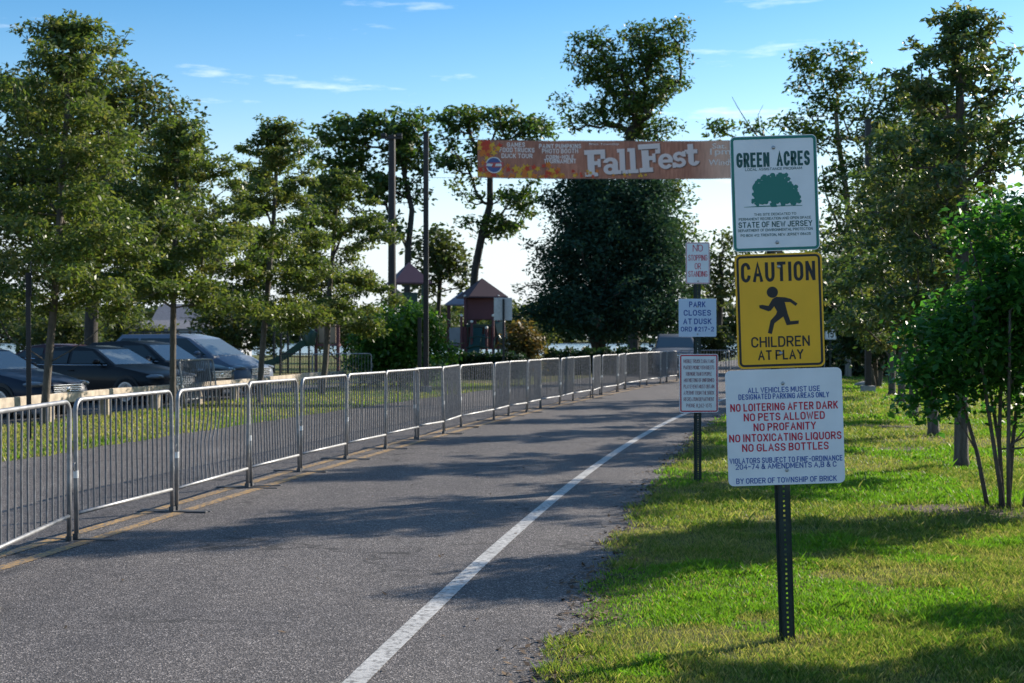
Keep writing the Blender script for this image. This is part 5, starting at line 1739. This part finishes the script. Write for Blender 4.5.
# round badge
b = MB()
cx, cz = bx(494), bz(166.3)
b.mi = 0; b.add([(cx + 8.2 / PBN * math.cos(a), 0, cz + 8.2 / PBN * math.sin(a)) for a in np.linspace(0, 2 * PI, 29)[:-1]], [tuple(range(28))])
b.mi = 1; b.add([(cx + 7.2 / PBN * math.cos(a), -.002, cz + 7.2 / PBN * math.sin(a)) for a in np.linspace(0, 2 * PI, 29)[:-1]], [tuple(range(28))])
b.mi = 2; b.add([(cx + sx_ / PBN, -.004, cz + sz_ / PBN) for sx_, sz_ in ((-9.5, -3), (9.5, -2), (9.5, 3), (-9.5, 2))], [(0, 1, 2, 3)])
b.mi = 0; b.add([(cx + sx_ / PBN, -.006, cz + sz_ / PBN) for sx_, sz_ in ((-8, -1.2), (-2, -1.4), (-1, 1.2), (-7, 1.4))], [(0, 1, 2, 3)])
b.add([(cx + sx_ / PBN, -.006, cz + sz_ / PBN) for sx_, sz_ in ((1, -1.2), (8, -1.0), (7, 1.6), (2, 1.4))], [(0, 1, 2, 3)])
drape(b, 0.034).build('round_badge', [WHT, bmat('banner_blue_ink', (.10, .13, .30)), bmat('banner_badge_red_ink', (.55, .10, .09))], o, fixn=False)
b = MB()
b.tube([(bl_.x - bn.location.x, 0, ZT + .06)] + [(x, sheet_y(x, ZT), ZT + sag(x) + .01) for x in np.linspace(XL, XR, 20)] + [(br_.x - bn.location.x, .3, ZT + .12)], .006, 6)
b.tube([(bl_.x - bn.location.x, 0, ZB + .03)] + [(x, sheet_y(x, ZB), ZB + sag(x) - .01) for x in np.linspace(XL, XR, 20)] + [(br_.x - bn.location.x, .3, ZB + .08)], .006, 6)
b.build('rope', mat('grey_rope', (.12, .11, .10), .8), bn, fixn=False)

# light pole with crossarm
q = at(392, 135, 54)
e = thing('light_pole', 'tall dark wooden light pole with a short crossarm, left of the banner pole', 'light pole', (q.x, q.y, 0))
b = MB(); b.tube([(0, 0, -.2), (0, 0, q.z * .5), (0, 0, q.z)], [.17, .15, .13], 12); b.build('shaft', M['pole'], e, smooth=True)
b = MB(); b.box((0, -.16, q.z - .13), (.80, .10, .09)); b.build('crossarm', M['pole'], e)
for s in (-1, 1):
    b = MB(); b.box((s * .30, -.2, q.z - .03), (.2, .16, .12)); b.build('floodlight', M['pole_black'], e, bevel=.02)


# ------------------------------------------------------------------ playground
def pyramid(mb, w, d, z0, z1, ov=0.0, t=.06):
    hw, hd = w / 2, d / 2
    mb.add([(-hw, -hd, z0), (hw, -hd, z0), (hw, hd, z0), (-hw, hd, z0), (0, 0, z1), (-hw, -hd, z0 - t), (hw, -hd, z0 - t), (hw, hd, z0 - t), (-hw, hd, z0 - t)],
           [(0, 1, 4), (1, 2, 4), (2, 3, 4), (3, 0, 4), (0, 5, 6, 1), (1, 6, 7, 2), (2, 7, 8, 3), (3, 8, 5, 0), (5, 8, 7, 6)])


YP = 62
s_ = YP / FPX
e = thing('playground_tower', 'maroon-roofed playground tower with maroon panels, right of the bright green bush', 'playground tower', (at(482, 0, YP).x, YP, 0))
zz = lambda py: CAMZ - (py - HORZ) * s_
b = MB(); pyramid(b, 1.78, 1.78, zz(297), zz(278)); rr = b.build('roof', M['maroon'], e); rr.rotation_euler = (0, 0, .35)
for sx_, sy_ in ((-1, -1), (1, -1), (1, 1), (-1, 1)):
    b = MB(); b.box((sx_ * .72, sy_ * .6, zz(297) / 2), (.10, .10, zz(297))); p = b.build('post', M['maroon_panel'], e)
    b = MB(); b.ball((sx_ * .72, sy_ * .6, zz(297) + .02), .06); b.build('post_cap', M['white_cap'], p)
b = MB(); b.box((0, .05, zz(309)), (1.3, 1.1, .95)); b.build('upper_panel', M['maroon_panel'], e, bevel=.03)
b = MB(); b.box((0, 0, zz(326)), (1.5, 1.3, .08)); b.build('deck', M['green_plastic'], e)
b = MB()
for k in range(6): b.box((-.6 + .24 * k, -.66, zz(334)), (.035, .035, .8))
b.box((0, -.66, zz(325)), (1.35, .05, .05)); b.build('railing', M['green_plastic'], e)
b = MB(); b.beam((-.2, -.7, zz(328)), (-.45, -1.9, .1), .5, .06); b.build('ladder', M['green_plastic'], e)
for k, dx in enumerate((-.86, -.42, .22, .5, .95)):
    b = MB(); b.tube([(dx, -1.1, 0), (dx, -1.1, zz(316 + 6 * (k % 3)))], .055, 8); p = b.build('pole', M['maroon_panel'], e)
    b = MB(); b.ball((dx, -1.1, zz(316 + 6 * (k % 3))), .07); b.build('pole_cap', M['white_cap'], p)
b = MB(); b.beam((.75, -.6, zz(322)), (1.25, -1.6, .25), .45, .07); b.build('ramp', M['green_plastic'], e)
b = MB()
for k in range(4): b.tube([(-.9 + .12 * k, -1.25, .35 + .42 * k), (-.2, -1.3, .5 + .40 * k), (.35, -1.25, .35 + .42 * k)], .03, 6)
b.tube([(.55, -1.3, 0), (.55, -1.3, 1.5), (.72, -1.3, 1.8), (.9, -1.3, 1.5), (.9, -1.3, 0)], .035, 6)
b.build('climbing_bars', M['green_plastic'], e)
b = MB(); b.box((-.15, -.72, zz(341)), (.7, .05, .6)); b.build('play_panel', mat('blue_green_panel', (.02, .10, .12), .5), e, bevel=.02)
b = MB(); b.box((0, .7, zz(338)), (1.9, .05, 1.0)); b.build('back_panel', M['maroon_panel'], e, bevel=.02)
e = thing('playground_shelter', 'small grey-roofed play hut just left of the maroon tower', 'playground hut', (at(462, 0, 65).x, 65, 0))
b = MB(); pyramid(b, 1.5, 1.5, 3.15, 3.75); b.build('roof', M['grey_roof'], e)
for sx_, sy_ in ((-1, -1), (1, -1), (1, 1), (-1, 1)):
    b = MB(); b.box((sx_ * .6, sy_ * .6, 1.56), (.11, .11, 3.12)); b.build('post', M['maroon_panel'], e)
b = MB(); b.box((0, 0, 1.3), (1.3, 1.3, .08)); b.build('deck', M['grey_roof'], e)
b = MB(); b.box((0, -.64, 1.75), (1.1, .04, .7)); b.build('side_panel', M['grey_wall'], e)
YQ = 60
zz2 = lambda py: CAMZ - (py - HORZ) * YQ / FPX
e = thing('playground_tower', 'taller playground tower with mauve roof on thin green posts, behind the bright bush', 'playground tower', (at(409, 0, YQ).x, YQ, 0))
b = MB(); pyramid(b, 1.62, 1.62, zz2(283), zz2(262)); rr = b.build('roof', mat('mauve_roof', (.10, .045, .065), .6), e); rr.rotation_euler = (0, 0, .3)
for sx_, sy_ in ((-1, -1), (1, -1), (1, 1), (-1, 1)):
    b = MB(); b.tube([(sx_ * .6, sy_ * .5, 0), (sx_ * .6, sy_ * .5, zz2(283))], .055, 8); b.build('post', M['green_plastic'], e)
b = MB(); b.box((0, 0, zz2(308)), (1.35, 1.2, .08)); b.build('deck', M['green_plastic'], e)
b = MB(); b.box((-.1, -.56, zz2(300)), (1.0, .05, .6)); b.build('side_panel', M['green_plastic'], e)
b = MB(); b.lathe([(.02, .25), (.22, .1), (.24, .0), (.2, -.05)], 12, (-.45, -.7, zz2(296))); b.build('play_horn', M['tan_plastic'], e, smooth=True)
YS = 55
e = thing('playground_slide', 'green playground slide running down from a tan panelled platform, left of the bright bush', 'slide', (at(318, 0, YS).x, YS, 0))
zs = lambda py: CAMZ - (py - HORZ) * YS / FPX
xs = lambda px: (px - 318) * YS / FPX
b = MB()
pts = [(xs(312), 0, zs(342)), (xs(303), -.1, zs(346)), (xs(290), -.2, zs(356)), (xs(278), -.3, zs(363)), (xs(268), -.35, zs(366)), (xs(262), -.4, zs(366))]
for p0, p1 in zip(pts[:-1], pts[1:]):
    b.beam(p0, p1, .55, .05)
    for s in (-1, 1):
        b.beam(Vector(p0) + Vector((0, s * .27, .1)), Vector(p1) + Vector((0, s * .27, .1)), .05, .22)
b.build('chute', M['green_plastic'], e)
b = MB(); b.tube([(xs(314), -.2, zs(330)), (xs(310), -.2, zs(336)), (xs(311), -.2, zs(346))], [.2, .3, .2], 12); b.build('hood', M['green_plastic'], e, smooth=True)
for px in (316, 338):
    b = MB(); b.box((xs(px), 0, zs(322) / 2), (.12, .12, zs(322))); b.build('post', M['maroon_panel'], e)
b = MB(); b.box((xs(327), .1, zs(333)), (.66, .06, .75)); b.build('side_panel', M['tan_plastic'], e)
b = MB(); b.box((xs(327), .3, zs(345)), (.9, .9, .08)); b.build('deck', M['maroon_panel'], e)
# dark play frame and the picket fence before the playground
e = thing('play_frame', 'dark tall climbing frame of thin posts under a top rail, right of the minivan', 'climbing frame', (at(285, 0, 66).x, 66, 0))
for k, px in enumerate((262, 274, 281, 288, 300, 309)):
    b = MB(); b.box(((px - 285) * 66 / FPX, 0, 1.08), (.09, .09, 2.2)); b.build('post', M['pole_black'], e)
b = MB(); b.box((0, 0, 2.2), (2.4, .10, .09)); b.build('top_rail', M['pole_black'], e)
b = MB(); b.box((0, 0, .75), (2.4, .05, .05)); b.build('lower_rail', M['pole_black'], e)
e = thing('metal_fence', 'low black picket fence in front of the playground slide', 'fence', (at(325, 0, 50).x, 50, 0))
b = MB()
xa, xb = (280 - 325) * 50 / FPX, (352 - 325) * 50 / FPX
for k in range(26): b.box((xa + (xb - xa) * k / 25, 0, .55), (.018, .018, 1.1))
b.build('pickets', M['pole_black'], e)
b = MB(); b.box(((xa + xb) / 2, 0, 1.06), (xb - xa, .035, .035)); b.box(((xa + xb) / 2, 0, .16), (xb - xa, .035, .035)); b.build('rails', M['pole_black'], e)
for x in (xa, 0, xb):
    b = MB(); b.box((x, .03, .6), (.06, .06, 1.25)); b.build('post', M['pole_black'], e)

# pavilion and house beyond the car park
e = thing('picnic_pavilion', 'open picnic pavilion with flat grey roof and timber posts beyond the parked cars', 'pavilion', (at(168, 0, 90).x, 90, 0))
b = MB(); b.add([(-3.4, -2, 2.2), (3.4, -2, 2.2), (3.4, 2, 2.2), (-3.4, 2, 2.2), (-2.6, 0, 2.75), (2.6, 0, 2.75), (-3.4, -2, 2.08), (3.4, -2, 2.08), (3.4, 2, 2.08), (-3.4, 2, 2.08)],
             [(0, 1, 5, 4), (2, 3, 4, 5), (1, 2, 5), (3, 0, 4), (0, 6, 7, 1), (1, 7, 8, 2), (2, 8, 9, 3), (3, 9, 6, 0), (6, 9, 8, 7)]); b.build('roof', M['roof_grey'], e)
for x in (-3, -1, 1, 3):
    for yy in (-1.7, 1.7):
        b = MB(); b.box((x, yy, 1.03), (.16, .16, 2.08)); b.build('post', M['wood'], e)
b = MB(); b.box((-2.2, 0, .75), (1.6, .8, .06)); b.box((-2.2, 0, .37), (.1, .6, .7)); b.build('table', M['wood_pale'], e)
e = thing('waterfront_house', 'pale grey low building behind the pavilion with a grey roof', 'house', (at(205, 0, 120).x, 120, 0))
b = MB(); b.box((0, 0, 1.5), (7, 5, 3.0)); b.build('wall', M['grey_wall'], e)
b = MB(); b.prism([(-3.1, 3.0), (3.1, 3.0), (0, 4.5)], -3.8, 3.8, 'YZ'); b.build('roof', M['roof_grey'], e)
for x in (-2, 0.2, 2.2):
    b = MB(); b.box((x, -2.52, 1.6), (.9, .06, 1.1)); w = b.build('window', M['sheet_white'], e)
    b = MB(); b.box((x, -2.56, 1.6), (.76, .04, .96)); b.build('pane', M['glass'], w)
# flat stone by the far multi-stem tree
e = MB(); e.ball((0, 0, .08), (.42, .3, .12), 14, 8)
for i, v in enumerate(e.v): e.v[i] = (v[0] * (1 + .08 * math.sin(7 * v[1])), v[1], v[2] + .03 * math.sin(5 * v[0]))
o = e.build('flat_stone', M['stone'], None, smooth='all')
q = gp(867, 386.5); o.location = q
tagp(o, 'flat pale grey stone lying beside the low twin-stemmed tree', 'stone')
